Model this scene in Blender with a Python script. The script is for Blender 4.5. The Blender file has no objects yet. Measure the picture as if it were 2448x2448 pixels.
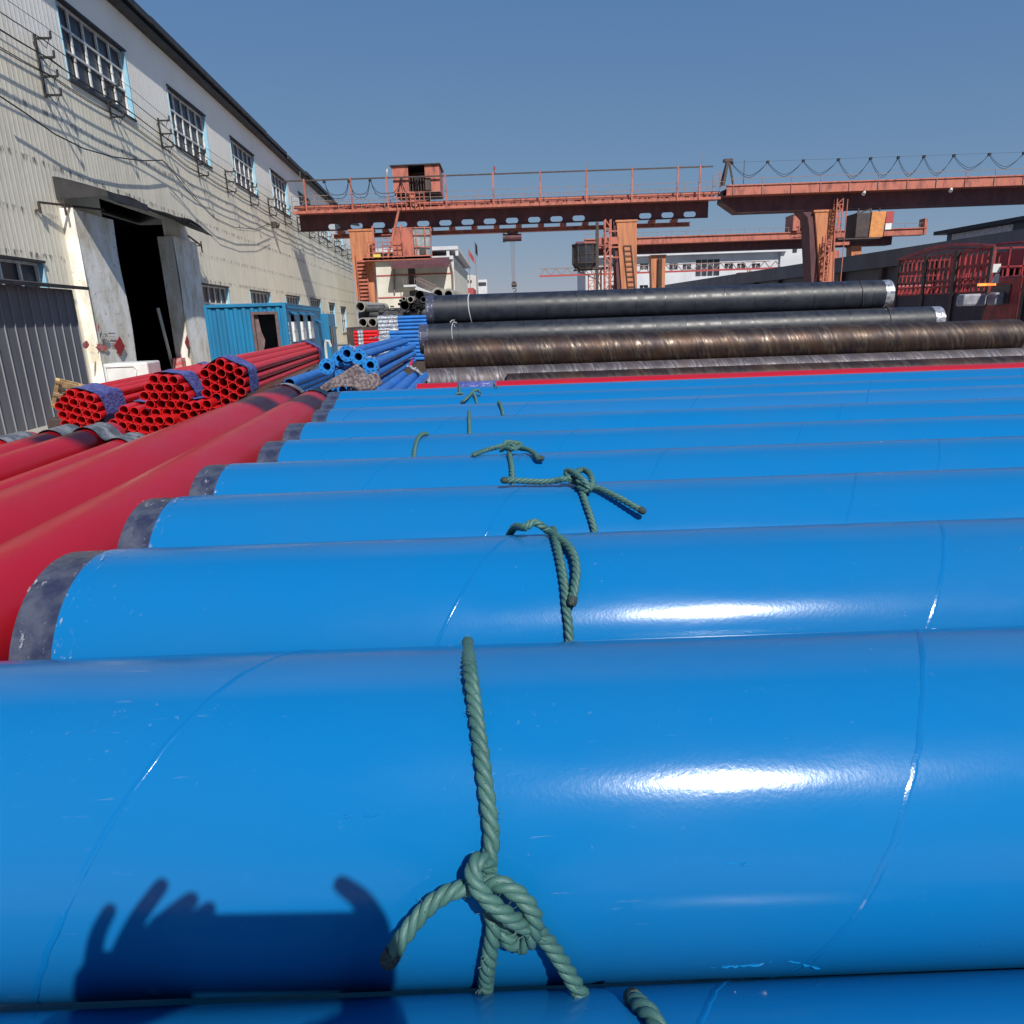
import bpy, math, random
from mathutils import Vector, Matrix
random.seed(7)
PI = math.pi
sc = bpy.context.scene
# ---------------------------------------------------------------- camera, world, sun, exposure
F = 1674.0; PIT = math.radians(15.64); ROL = math.radians(2.0); CZ = 2.077
cp, sp, cr, sr = math.cos(PIT), math.sin(PIT), math.cos(ROL), math.sin(ROL)
fw = Vector((0, cp, -sp)); r0 = Vector((1, 0, 0)); u0 = Vector((0, sp, cp))
rt = r0*cr - u0*sr; upv = u0*cr + r0*sr
CAM = Vector((0, 0, CZ))
cam = bpy.data.cameras.new('camera'); camo = bpy.data.objects.new('camera', cam)
sc.collection.objects.link(camo); sc.camera = camo
cam.sensor_width = 36; cam.lens = 36*F/2448; cam.clip_start = 0.02; cam.clip_end = 3000
mm = Matrix((rt, upv, -fw)).transposed().to_4x4(); mm.translation = CAM
camo.matrix_world = mm
SUN = Vector((.2591, -.678, .688)).normalized()
w = bpy.data.worlds.new('World'); sc.world = w; w.use_nodes = True
nt = w.node_tree; bg = nt.nodes['Background']
sky = nt.nodes.new('ShaderNodeTexSky'); sky.sky_type = 'NISHITA'; sky.sun_disc = False
sky.sun_elevation = math.asin(SUN.z); sky.sun_rotation = math.atan2(SUN.x, SUN.y)
sky.air_density = 1.0; sky.dust_density = 0.15; sky.ozone_density = 5.0; sky.altitude = 0
sep_ = nt.nodes.new('ShaderNodeSeparateColor'); cmb_ = nt.nodes.new('ShaderNodeCombineColor'); nt.links.new(sky.outputs[0], sep_.inputs[0])
for i_, (p_, k_) in enumerate(((.72, .64), (.47, 1.07), (.17, 2.45))):   # hazy, flatter sky: compress the range towards the horizon
    a_ = nt.nodes.new('ShaderNodeMath'); a_.operation = 'POWER'; a_.inputs[1].default_value = p_; nt.links.new(sep_.outputs[i_], a_.inputs[0])
    b_ = nt.nodes.new('ShaderNodeMath'); b_.operation = 'MULTIPLY'; b_.inputs[1].default_value = k_; nt.links.new(a_.outputs[0], b_.inputs[0]); nt.links.new(b_.outputs[0], cmb_.inputs[i_])
nt.links.new(cmb_.outputs[0], bg.inputs[0]); bg.inputs[1].default_value = 0.10
sl = bpy.data.lights.new('sun', 'SUN'); sl.energy = 4.0; sl.angle = math.radians(0.53); sl.color = (1, .955, .88)
so = bpy.data.objects.new('sun', sl); sc.collection.objects.link(so)
so.rotation_euler = SUN.to_track_quat('Z', 'Y').to_euler(); so.location = SUN*60
sc.view_settings.view_transform = 'Standard'; sc.view_settings.look = 'None'
sc.view_settings.exposure = 0.4; sc.view_settings.gamma = 1
sc.cycles.max_bounces = 6; sc.cycles.use_denoising = True
# ---------------------------------------------------------------- helpers
col = sc.collection
def ray(px, py):
    x = (px-1224)/F; y = (1224-py)/F
    return fw + rt*x + upv*y
def at(px, py, Y):
    d = ray(px, py); return CAM + d*(Y/d.y)
def onplane(px, py, p0, n):
    d = ray(px, py); t = (Vector(p0)-CAM).dot(n)/d.dot(n); return CAM + d*t
TM = {}
def thing(name, label, cat, M=None, group=None, kind=None):
    o = bpy.data.objects.new(name, None); col.objects.link(o); o.empty_display_size = .2
    M = M if M is not None else Matrix.Identity(4)
    if isinstance(M, (tuple, Vector)): M = Matrix.Translation(M)
    o.matrix_world = M; TM[o.name] = M
    tag(o, label, cat, group, kind); return o
def tag(o, label=None, cat=None, group=None, kind=None):
    if label: o['label'] = label
    if cat: o['category'] = cat
    if group: o['group'] = group
    if kind: o['kind'] = kind
    return o
def basis(d):
    d = Vector(d).normalized()
    a = Vector((0, 0, 1)) if abs(d.z) < .9 else Vector((0, 1, 0))
    x = a.cross(d).normalized(); y = d.cross(x); return x, y, d
class MB:
    def __init__(s, root=None, M=None):   # world coordinates of a rooted thing
        s.v = []; s.f = []; s.M = M if M is not None else (TM[root.name].inverted() if root else Matrix.Identity(4))
    def add(s, vs, fs):
        n = len(s.v); s.v += [s.M @ Vector(v) for v in vs]; s.f += [[i+n for i in f] for f in fs]; return s
    def hexa(s, c):
        return s.add(c, [(0,3,2,1),(4,5,6,7),(0,1,5,4),(1,2,6,5),(2,3,7,6),(3,0,4,7)])
    def box(s, x0, x1, y0, y1, z0, z1):
        return s.hexa([(x0,y0,z0),(x1,y0,z0),(x1,y1,z0),(x0,y1,z0),(x0,y0,z1),(x1,y0,z1),(x1,y1,z1),(x0,y1,z1)])
    def bar(s, p, q, w, h=None, up=None):
        p, q = Vector(p), Vector(q); h = h or w; d = (q-p).normalized()
        if up is None: up = Vector((0,0,1)) if abs(d.z) < .95 else Vector((0,1,0))
        x = d.cross(Vector(up)).normalized()*w/2; y = x.cross(d).normalized()*h/2
        return s.hexa([p-x-y, p+x-y, p+x+y, p-x+y, q-x-y, q+x-y, q+x+y, q-x+y])
    def cyl(s, p, q, r, n=16, r2=None, cap=True):
        p, q = Vector(p), Vector(q); x, y, d = basis(q-p); r2 = r if r2 is None else r2
        vs = [c + (x*math.cos(2*PI*i/n) + y*math.sin(2*PI*i/n))*rr for c, rr in ((p, r), (q, r2)) for i in range(n)]
        fs = [(i, (i+1)%n, n+(i+1)%n, n+i) for i in range(n)]
        if cap: fs += [tuple(range(n))[::-1], tuple(range(n, 2*n))]
        return s.add(vs, fs)
    def hollow(s, p, q, ro, ri, n=20, seg=1):
        p, q = Vector(p), Vector(q); x, y, d = basis(q-p); N = n
        def ring(c, rr): return [c + (x*math.cos(2*PI*i/n) + y*math.sin(2*PI*i/n))*rr for i in range(n)]
        vs = []; rings = []
        for k in range(seg+1): rings.append(ring(p.lerp(q, k/seg), ro))
        for k in range(seg, -1, -seg if seg > 0 else -1): rings.append(ring(p.lerp(q, k/seg), ri))
        for r in rings: vs += r
        m = len(rings); fs = []
        for k in range(m):
            a, b = k*n, ((k+1) % m)*n
            for i in range(n): fs.append((a+i, a+(i+1)%n, b+(i+1)%n, b+i))
        return s.add(vs, fs)
    def tube(s, path, r, n=8, cap=True, rad=None):
        P = [Vector(p) for p in path]; m = len(P); vs = []; fs = []; x = None
        for k in range(m):
            d = (P[min(k+1, m-1)] - P[max(k-1, 0)]).normalized()
            if x is None: x = basis(d)[0]
            x = (x - d*x.dot(d)).normalized(); y = d.cross(x)
            rr = rad[k] if rad else r
            vs += [P[k] + (x*math.cos(2*PI*i/n) + y*math.sin(2*PI*i/n))*rr for i in range(n)]
        for k in range(m-1):
            for i in range(n): fs.append((k*n+i, k*n+(i+1)%n, (k+1)*n+(i+1)%n, (k+1)*n+i))
        if cap: fs += [tuple(range(n))[::-1], tuple(range((m-1)*n, m*n))]
        return s.add(vs, fs)
    def prism(s, poly, off):
        off = Vector(off); n = len(poly); P = [Vector(p) for p in poly]
        return s.add(P + [p+off for p in P], [tuple(range(n))[::-1], tuple(range(n, 2*n))] + [(i, (i+1)%n, n+(i+1)%n, n+i) for i in range(n)])
    def grid(s, fn, nu, nv):
        vs = [fn(i/nu, j/nv) for j in range(nv+1) for i in range(nu+1)]
        return s.add(vs, [(j*(nu+1)+i, j*(nu+1)+i+1, (j+1)*(nu+1)+i+1, (j+1)*(nu+1)+i) for j in range(nv) for i in range(nu)])
    def build(s, name, mat, parent=None, smooth=False, bevel=0, auto=None, solid=0):
        me = bpy.data.meshes.new(name); me.from_pydata([tuple(v) for v in s.v], [], s.f); me.validate(); me.update()
        import bmesh
        b = bmesh.new(); b.from_mesh(me); bmesh.ops.recalc_face_normals(b, faces=b.faces); b.to_mesh(me); b.free()
        me.materials.append(mat)
        o = bpy.data.objects.new(name, me); col.objects.link(o)
        if parent: o.parent = parent
        if smooth:
            for p in me.polygons: p.use_smooth = True
            me.set_sharp_from_angle(angle=math.radians(auto or 40))
        if bevel:
            m = o.modifiers.new('b', 'BEVEL'); m.width = bevel; m.segments = 2; m.limit_method = 'ANGLE'
        if solid:
            m = o.modifiers.new('s', 'SOLIDIFY'); m.thickness = solid; m.offset = 0
        return o
def copy_tree(o, parent=None, M=None, label=None):
    c = o.copy(); col.objects.link(c)
    if parent: c.parent = parent
    if M is not None: c.matrix_world = M; TM[c.name] = M
    if label: c['label'] = label
    for ch in list(o.children): copy_tree(ch, c)
    return c
# ---------------------------------------------------------------- materials
def newmat(name):
    m = bpy.data.materials.new(name); m.use_nodes = True
    return m, m.node_tree, m.node_tree.nodes['Principled BSDF']
class NG:
    def __init__(s, nt): s.nt = nt
    def n(s, t, **k):
        x = s.nt.nodes.new(t)
        for a, b in k.items(): setattr(x, a, b)
        return x
    def L(s, a, b): s.nt.links.new(a, b)
    def val(s, sock, v):
        if hasattr(v, 'is_linked') or hasattr(v, 'links'): s.L(v, sock)
        else: sock.default_value = v
    def math(s, op, a, b=0.0, c=0.0, clamp=False):
        x = s.n('ShaderNodeMath', operation=op, use_clamp=clamp)
        for i, v in enumerate((a, b, c)): s.val(x.inputs[i], v)
        return x.outputs[0]
    def mix(s, f, a, b):
        x = s.n('ShaderNodeMix', data_type='RGBA'); s.val(x.inputs[0], f)
        s.val(x.inputs[6], a if hasattr(a, 'links') else (*a, 1)); s.val(x.inputs[7], b if hasattr(b, 'links') else (*b, 1))
        return x.outputs[2]
    def coord(s): return s.n('ShaderNodeTexCoord').outputs['Object']
    def sep(s, v):
        x = s.n('ShaderNodeSeparateXYZ'); s.L(v, x.inputs[0]); return x.outputs
    def comb(s, a, b, c):
        x = s.n('ShaderNodeCombineXYZ')
        for i, v in enumerate((a, b, c)): s.val(x.inputs[i], v)
        return x.outputs[0]
    def noise(s, vec, sc=5.0, det=4.0, rough=.55):
        x = s.n('ShaderNodeTexNoise'); s.L(vec, x.inputs['Vector']); x.inputs['Scale'].default_value = sc
        x.inputs['Detail'].default_value = det; x.inputs['Roughness'].default_value = rough; return x.outputs['Fac']
    def ramp(s, f, a, b, smooth=True):
        x = s.n('ShaderNodeMapRange'); x.interpolation_type = 'SMOOTHSTEP' if smooth else 'LINEAR'
        s.L(f, x.inputs[0]); x.inputs[1].default_value = a; x.inputs[2].default_value = b; return x.outputs[0]
    def bump(s, h, st, dist, bs, prev=None):
        x = s.n('ShaderNodeBump'); x.inputs['Strength'].default_value = st; x.inputs['Distance'].default_value = dist
        s.L(h, x.inputs['Height'])
        if prev: s.L(prev, x.inputs['Normal'])
        if bs is not None: s.L(x.outputs[0], bs.inputs['Normal'])
        return x.outputs[0]
def mat(name, c, c2=None, sc=3.0, rough=.6, metal=0.0, bump=0.0, bsc=30.0, bd=.01, lo=.35, hi=.65, stretch=None, rvar=0.0):
    m, t, b = newmat(name); g = NG(t); v = g.coord()
    if stretch:
        x, y, z = g.sep(v); v = g.comb(g.math('MULTIPLY', x, stretch[0]), g.math('MULTIPLY', y, stretch[1]), g.math('MULTIPLY', z, stretch[2]))
    if c2:
        f = g.ramp(g.noise(v, sc, 6), lo, hi); g.L(g.mix(f, c, c2), b.inputs['Base Color'])
        if rvar: g.L(g.math('ADD', rough, g.math('MULTIPLY', f, rvar)), b.inputs['Roughness'])
    else: b.inputs['Base Color'].default_value = (*c, 1)
    if not (c2 and rvar): b.inputs['Roughness'].default_value = rough
    b.inputs['Metallic'].default_value = metal
    if bump: g.bump(g.noise(v, bsc, 3), bump, bd, b)
    return m
def pipe_paint(name, c, dusty, rough, bump=.25, dust=.6, pitch=1.13, coat=.3, bsc=140., filt=.0):
    """painted pipe whose local X is the axis: film laps in a helix, settled dust on the upper side"""
    m, t, b = newmat(name); g = NG(t); v = g.coord(); x, y, z = g.sep(v)
    oi = g.n('ShaderNodeObjectInfo').outputs['Random']
    nv = g.n('ShaderNodeVectorMath', operation='ADD'); g.L(v, nv.inputs[0]); g.L(g.comb(g.math('MULTIPLY', oi, 40.), 0., 0.), nv.inputs[1]); v2 = nv.outputs[0]
    nz = g.sep(g.n('ShaderNodeNewGeometry').outputs['Normal'])[2]
    x3, y3, z3 = g.sep(v2)
    vs = g.comb(g.math('MULTIPLY', x3, .35), y3, z3)
    dn = g.ramp(g.noise(vs, 5., 6), .3, .75)
    df = g.math('MULTIPLY', g.ramp(nz, .955, 1.0), g.math('MULTIPLY_ADD', dn, .75, .35), clamp=True)
    df = g.math('MULTIPLY', df, dust, clamp=True)
    blotch = g.ramp(g.noise(v2, 1.3, 3), .35, .7)
    c1 = g.mix(g.math('MULTIPLY', blotch, .35), c, tuple(k*.8+.015 for k in c))
    sp = g.math('MULTIPLY', g.ramp(g.noise(v2, 70., 3, .6), .68, .74), g.ramp(g.noise(v2, 3., 3), .48, .66))
    scr = g.math('MULTIPLY', g.ramp(g.noise(g.comb(g.math('MULTIPLY', x3, .12), y3, z3), 90., 3, .6), .66, .72), g.ramp(g.noise(v2, 2.2, 2), .56, .66))
    c1 = g.mix(g.math('MULTIPLY', g.math('MAXIMUM', sp, scr), .22), c1, dusty)
    g.L(g.mix(df, c1, dusty), b.inputs['Base Color'])
    sm = g.ramp(g.noise(vs, 9., 5), .35, .7)
    rr = g.math('MULTIPLY_ADD', sm, .08, rough)
    g.L(g.math('ADD', rr, g.math('MULTIPLY', df, .35)), b.inputs['Roughness'])
    b.inputs['Specular IOR Level'].default_value = .27; b.inputs['Coat Weight'].default_value = coat*.2; b.inputs['Coat Roughness'].default_value = .12
    n1 = g.bump(g.noise(v2, bsc, 2), bump, .0006, None)
    n2 = g.bump(g.noise(vs, 7., 3), .35, .004, b, n1)
    return m
BLUE = (.003, .142, .380)
m_blue = pipe_paint('blue_coating', BLUE, (.20, .27, .42), .17, dust=.10)
m_bluefar = pipe_paint('blue_coating_dusty', (.010, .14, .37), (.13, .21, .33), .34, dust=.4)
m_blueseam = mat('blue_film_lap', (.003, .136, .375), rough=.15, bump=.4, bsc=120, bd=.001)
m_redpipe = pipe_paint('red_coating', (.38, .005, .014), (.26, .06, .08), .30, dust=.05)
for _n in (m_redpipe.node_tree.nodes['Principled BSDF'],): _n.inputs['Specular IOR Level'].default_value = .5
m_redb = mat('red_pipe_paint', (.62, .014, .016), (.50, .012, .018), 4, rough=.32, bump=.1, bsc=20)
m_redin = mat('red_pipe_bore', (.10, .006, .006), rough=.8)
m_steelend = mat('steel_end_navy', (.035, .042, .085), (.10, .11, .15), 14, rough=.3, metal=.3, bump=.5, bsc=50, bd=.004)
m_wrapclr = mat('clear_plastic_film', (.16, .20, .27), (.50, .52, .56), 22, rough=.12, bump=1.0, bsc=35, bd=.02)
m_bore = mat('bore_shade', (.02, .018, .017), rough=.9)  # near-black colour stands in for the shade inside bores and bolt holes
m_steel = mat('bare_steel', (.30, .29, .28), (.12, .10, .09), 6, rough=.35, metal=.8, bump=.2, bsc=20)
m_silver = mat('silver_wrap', (.55, .56, .58), (.25, .26, .3), 16, rough=.22, metal=.6, bump=.7, bsc=30, bd=.01)
m_leftwrap = mat('navy_grey_wrap', (.06, .065, .10), (.30, .32, .38), 13, rough=.25, metal=.2, bump=.8, bsc=26, bd=.01, lo=.55, hi=.75)
def spiral(name, dark, rust, shine, pitch, rough, metal, k=1.0, ang=2.2):
    m, t, b = newmat(name); g = NG(t); v = g.coord(); x, y, z = g.sep(v)
    th = g.math('ARCTAN2', y, z)
    oi = g.n('ShaderNodeObjectInfo').outputs['Random']
    ph = g.math('ADD', g.math('ADD', g.math('DIVIDE', x, pitch), g.math('MULTIPLY', th, k/(2*PI))), oi)
    w1 = g.noise(g.comb(g.math('MULTIPLY', x, .8), th, 0.), 1.2, 3)
    ph2 = g.math('ADD', ph, g.math('MULTIPLY', w1, .5))
    band = g.math('MULTIPLY_ADD', g.math('SINE', g.math('MULTIPLY', ph2, 2*PI)), .5, .5)
    n1 = g.noise(g.comb(g.math('MULTIPLY', ph, 4.5), g.math('MULTIPLY', th, .5), 0.), 2.0, 6, .62)
    n2 = g.noise(g.comb(g.math('MULTIPLY', x, 1.3), g.math('MULTIPLY', th, .7), 3.), 1.4, 4, .6)
    n3 = g.noise(v, 22., 5, .7)
    f1 = g.math('MULTIPLY', g.ramp(n1, .40, .72), g.math('MULTIPLY_ADD', band, .8, .2)); f2 = g.ramp(n2, .38, .66)
    c = g.mix(f2, dark, rust); c = g.mix(g.math('MULTIPLY', f1, .85), c, shine)
    c = g.mix(g.math('MULTIPLY', g.ramp(n3, .5, .75), .4), c, dark)
    g.L(c, b.inputs['Base Color']); b.inputs['Metallic'].default_value = metal
    g.L(g.math('MULTIPLY_ADD', g.math('SUBTRACT', 1., f1), .28, rough), b.inputs['Roughness'])
    nn = g.bump(n3, .35, .002, None); g.bump(n1, .35, .006, b, nn)
    return m
m_rust = spiral('rusty_spiral_steel', (.026, .018, .022), (.060, .032, .022), (.17, .135, .10), .58, .27, .6)
m_rust2 = spiral('bright_spiral_steel', (.07, .06, .075), (.11, .09, .09), (.34, .33, .35), .45, .34, .5)
m_black = mat('black_pipe_coating', (.012, .015, .024), (.020, .024, .034), 6, rough=.40, bump=.25, bsc=60, bd=.003, rvar=.12)
m_blackseam = mat('black_tape_seam', (.008, .008, .010), rough=.35)
def rope_mat():
    m, t, b = newmat('green_rope_fibre'); g = NG(t); v = g.coord()
    n = g.noise(v, 900., 3); n2 = g.noise(v, 14., 4)
    g.L(g.mix(g.ramp(n, .3, .7), (.022, .085, .078), (.06, .155, .14)), b.inputs['Base Color'])
    c = g.mix(g.ramp(n2, .35, .7), (.03, .10, .09), (.06, .155, .135))
    mx = g.n('ShaderNodeMix', data_type='RGBA'); mx.inputs[0].default_value = .5
    g.L(c, mx.inputs[6]); g.L(g.mix(g.ramp(n, .3, .7), (.015, .06, .055), (.085, .19, .17)), mx.inputs[7])
    g.L(mx.outputs[2], b.inputs['Base Color']); b.inputs['Roughness'].default_value = .55
    b.inputs['Sheen Weight'].default_value = 0
    g.bump(g.noise(v, 500., 2), .5, .0008, b); return m
m_rope = rope_mat()
m_ropetip = mat('melted_rope_end', (.012, .02, .02), (.04, .07, .06), 200, rough=.7, bump=.6, bsc=150)
m_cord = mat('pale_cord', (.45, .46, .48), rough=.7)
m_orange = mat('crane_orange_paint', (.44, .135, .09), (.20, .06, .05), 3.2, rough=.55, bump=.15, bsc=12, lo=.42, hi=.75, stretch=(1, 1, .35))
m_orange2 = mat('crane_orange_leg', (.50, .19, .085), (.26, .10, .055), 1.8, rough=.6, bump=.1, bsc=10, lo=.40, hi=.8, stretch=(2.5, 2.5, .25))
m_maroon = mat('crane_web_shaded_paint', (.11, .035, .042), (.065, .024, .032), 2, rough=.65, stretch=(1, 1, .4))  # dark purple paint with the walkway's shade also put into the colour
m_dark = mat('dark_iron', (.035, .028, .03), (.07, .045, .04), 5, rough=.6)
m_rail = mat('railing_grey', (.16, .15, .15), (.28, .16, .13), 6, rough=.6)
m_glass = mat('window_glass', (.02, .022, .03), (.045, .045, .055), 1.2, rough=.35)
m_cabglass = mat('cabin_glass', (.20, .23, .25), (.33, .36, .37), 2, rough=.1)
m_whitef = mat('white_frame', (.70, .71, .72), (.52, .52, .50), 5, rough=.5)
m_bluerev = mat('light_blue_reveal', (.20, .45, .62), (.30, .5, .6), 4, rough=.6)
m_roof = mat('roof_sheet_dark', (.018, .018, .022), (.035, .034, .036), 2, rough=.6)
m_int = mat('hall_interior', (.10, .10, .11), (.05, .05, .055), 1.2, rough=.9)
m_black2 = mat('black_rubber', (.012, .012, .014), rough=.7)
def cladding():
    m, t, b = newmat('cream_corrugated_cladding'); g = NG(t); v = g.coord(); x, y, z = g.sep(v)
    vs = g.comb(g.math('MULTIPLY', x, 1.6), y, g.math('MULTIPLY', z, .22))
    st = g.ramp(g.noise(vs, 1.6, 6, .65), .42, .72)
    big = g.ramp(g.noise(v, .25, 4), .35, .65)
    hz = g.ramp(z, 9.3, 11.2)
    lowz = g.ramp(z, 6.5, 1.)
    c = g.mix(hz, (.90, .83, .67), (.93, .90, .84))
    c = g.mix(g.math('MULTIPLY', big, .35), c, (.68, .63, .51))
    c = g.mix(g.math('MULTIPLY', st, g.math('MULTIPLY_ADD', hz, -.35, .42)), c, (.50, .46, .36))
    # rust and moss caught on the horizontal sheet laps
    nn = g.noise(g.comb(g.math('MULTIPLY', x, 3.2), 0., g.math('MULTIPLY', z, .8)), 1.4, 6, .75)
    drip = g.noise(g.comb(g.math('MULTIPLY', x, 9.), 0., 0.), 1.5, 3)
    tot = None
    for zz in (3.0, 4.25, 5.45, 6.95, 8.48):
        dz = g.math('SUBTRACT', z, zz)
        band = g.math('MULTIPLY', g.ramp(dz, -.20, -.03), g.math('SUBTRACT', 1., g.ramp(dz, .03, .08)))
        tot = band if tot is None else g.math('MAXIMUM', tot, band)
    msk = g.math('MULTIPLY', tot, g.math('MULTIPLY', g.ramp(nn, .50, .56), g.ramp(drip, .36, .55)))
    c = g.mix(g.math('MULTIPLY', msk, .9), c, (.075, .06, .05))
    g.L(c, b.inputs['Base Color']); b.inputs['Roughness'].default_value = .55
    rib = g.math('POWER', g.math('ABSOLUTE', g.math('SINE', g.math('MULTIPLY', x, PI/.24))), 8.)
    n1 = g.bump(rib, .5, .012, None); g.bump(g.noise(v, 3., 3), .25, .03, b, n1)
    return m
m_clad = cladding()
def plaster():
    m, t, b = newmat('stained_white_plaster'); g = NG(t); v = g.coord(); x, y, z = g.sep(v)
    st = g.ramp(g.noise(g.comb(x, y, g.math('MULTIPLY', z, .35)), 2.2, 7, .65), .38, .68)
    bl = g.ramp(g.noise(v, .9, 5), .45, .7)
    c = g.mix(st, (.82, .81, .78), (.58, .51, .39)); c = g.mix(g.math('MULTIPLY', bl, .5), c, (.90, .89, .87))
    cr_ = g.ramp(g.noise(v, 3.5, 8, .8), .58, .64); c = g.mix(g.math('MULTIPLY', cr_, .75), c, (.26, .21, .16))
    g.L(c, b.inputs['Base Color']); b.inputs['Roughness'].default_value = .85
    g.bump(g.noise(v, 5., 6), .5, .03, b); return m
m_plaster = plaster()
m_ground = mat('yard_concrete', (.36, .34, .30), (.25, .235, .21), .8, rough=.9, bump=.3, bsc=14, bd=.02)
m_redspray = mat('red_spray_paint', (.50, .06, .06), (.55, .30, .28), 6, rough=.7)
m_redsign = mat('red_diamond_sign', (.33, .02, .025), rough=.5)
m_greytext = mat('grey_stencil', (.22, .21, .21), rough=.8)
m_shed = mat('grey_shed_sheet', (.15, .155, .175), (.12, .12, .135), 1.5, rough=.5, stretch=(1, 1, .3))
m_shedrib = mat('shed_rib_light', (.24, .24, .26), rough=.5)
m_cblue = mat('container_blue', (.008, .18, .36), (.012, .14, .28), 1.3, rough=.5, bump=.15, bsc=4, stretch=(1, 1, .4))
m_bfilm = mat('violet_blue_film', (.05, .055, .23), (.11, .13, .36), 7, rough=.28, bump=1.0, bsc=14, bd=.03, stretch=(1, 1, 3))
m_gstrap = mat('grey_strap', (.07, .08, .10), (.20, .21, .23), 10, rough=.5, bump=.8, bsc=30)
m_wood = mat('pallet_wood', (.52, .36, .17), (.36, .22, .10), 6, rough=.8, bump=.3, bsc=25)
m_white = mat('white_plastic', (.72, .72, .70), (.6, .6, .58), 3, rough=.4)
m_tarp = mat('grey_brown_cloth', (.09, .07, .08), (.21, .17, .18), 26, rough=.9, bump=.6, bsc=18, bd=.015, lo=.45, hi=.55)
m_flange = mat('flange_blue', (.012, .22, .62), (.02, .17, .5), 5, rough=.35)
m_bluep = mat('blue_pipe_paint', (.015, .17, .56), (.02, .13, .42), 3, rough=.35)
m_debris = mat('rubble', (.10, .09, .085), (.30, .27, .24), 9, rough=.95, bump=.8, bsc=9, bd=.05)
m_cream = mat('cream_render', (.62, .59, .52), (.52, .50, .43), .6, rough=.8, bump=.1, bsc=3)
m_wht2 = mat('hazed_white_render', (.56, .57, .60), (.48, .49, .52), .4, rough=.8)  # white dulled towards grey-blue; distance haze is put into the colour
m_maroof = mat('maroon_roof', (.16, .05, .07), rough=.7)
m_redwall = mat('red_wall', (.36, .06, .06), rough=.7)
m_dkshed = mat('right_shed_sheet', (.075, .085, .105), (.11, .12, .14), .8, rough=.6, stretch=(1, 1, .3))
m_truckred = mat('truck_red', (.32, .03, .032), (.17, .018, .025), 3, rough=.5)
m_truckdk = mat('truck_board_dark', (.045, .028, .045), (.03, .025, .04), 3, rough=.7)
m_skin = mat('skin', (.45, .27, .19), rough=.5)
m_shirt = mat('dark_jacket', (.03, .035, .06), rough=.9)
m_trous = mat('dark_trousers', (.025, .025, .03), rough=.9)
m_hair = mat('black_hair', (.01, .01, .01), rough=.6)
m_glow = bpy.data.materials.new('orange_glow'); m_glow.use_nodes = True
m_glow.node_tree.nodes['Principled BSDF'].inputs['Base Color'].default_value = (.9, .18, .03, 1)
m_glow.node_tree.nodes['Principled BSDF'].inputs['Emission Color'].default_value = (1, .2, .04, 1)
m_glow.node_tree.nodes['Principled BSDF'].inputs['Emission Strength'].default_value = 1.6
m_yellow = mat('yellow_sign', (.6, .5, .08), rough=.5)
m_far = mat('far_beige', (.55, .54, .52), (.48, .47, .45), .3, rough=.8)
# ---------------------------------------------------------------- ground
g_ = MB(); g_.grid(lambda a, b: (-500+1000*a, -100+1100*b, 0), 40, 40)
tag(g_.build('ground', m_ground), 'pale dusty concrete yard ground under the pipe stacks', 'ground', kind='structure')
# ---------------------------------------------------------------- factory hall on the left
AZ = math.radians(-4.04)
ud = Vector((math.sin(AZ), math.cos(AZ), 0)); nd = Vector((ud.y, -ud.x, 0))   # along the wall, outwards
Mw = Matrix((ud, -nd, Vector((0, 0, 1)))).transposed().to_4x4(); Mw.translation = (-12, 0, 0)
hall = thing('factory_hall', 'long cream corrugated factory hall with dark eaves and gridded windows', 'factory', Mw)
def wl(px, py, out=0):
    p = onplane(px, py, Vector((-12, 0, 0)) + nd*out, nd); q = Mw.inverted() @ p; return q.x, q.z
U0, U1, EZ = 2, 90.5, 13.75
ops = []
ups = [7.9, 16.85] + [25.8 + 8.95*i for i in range(7)]
for u in ups: ops.append((u, u+4.75, 9.92, 12.25))
for u in (17.4, 35.0, 43.8, 53.0, 61.9): ops.append((u, u+4.55, 2.35, 4.03))
ops.append((70.9, 74.2, 1.6, 3.85)); ops.append((78.0, 81.6, .9, 3.6))
ops.append((26.35, 31.75, 0, 6.45))
def cutwall(mb, ops, U0, U1, Z0, Z1, y=0):
    us = sorted({U0, U1} | {o[0] for o in ops} | {o[1] for o in ops})
    for a, b in zip(us, us[1:]):
        m = (a+b)/2; hs = sorted([(o[2], o[3]) for o in ops if o[0] < m < o[1]]); z = Z0
        for h0, h1 in hs:
            if h0 > z: mb.add([(a, y, z), (b, y, z), (b, y, h0), (a, y, h0)], [(0, 1, 2, 3)])
            z = h1
        if z < Z1: mb.add([(a, y, z), (b, y, z), (b, y, Z1), (a, y, Z1)], [(0, 1, 2, 3)])
I4 = Matrix.Identity(4)
mb = MB(M=I4); cutwall(mb, ops, U0, U1, 0, EZ); mb.build('wall', m_clad, hall)
mb = MB(M=I4); mb.box(U0, U1, .31, 24, 0, .02); mb.box(U0, U1, 24, 24.2, .02, EZ); mb.box(U0, U0+.2, .31, 24, .02, EZ); mb.box(U1-.2, U1, .02, 24, .02, EZ)
mb.build('inner_wall', m_int, hall)
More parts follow.
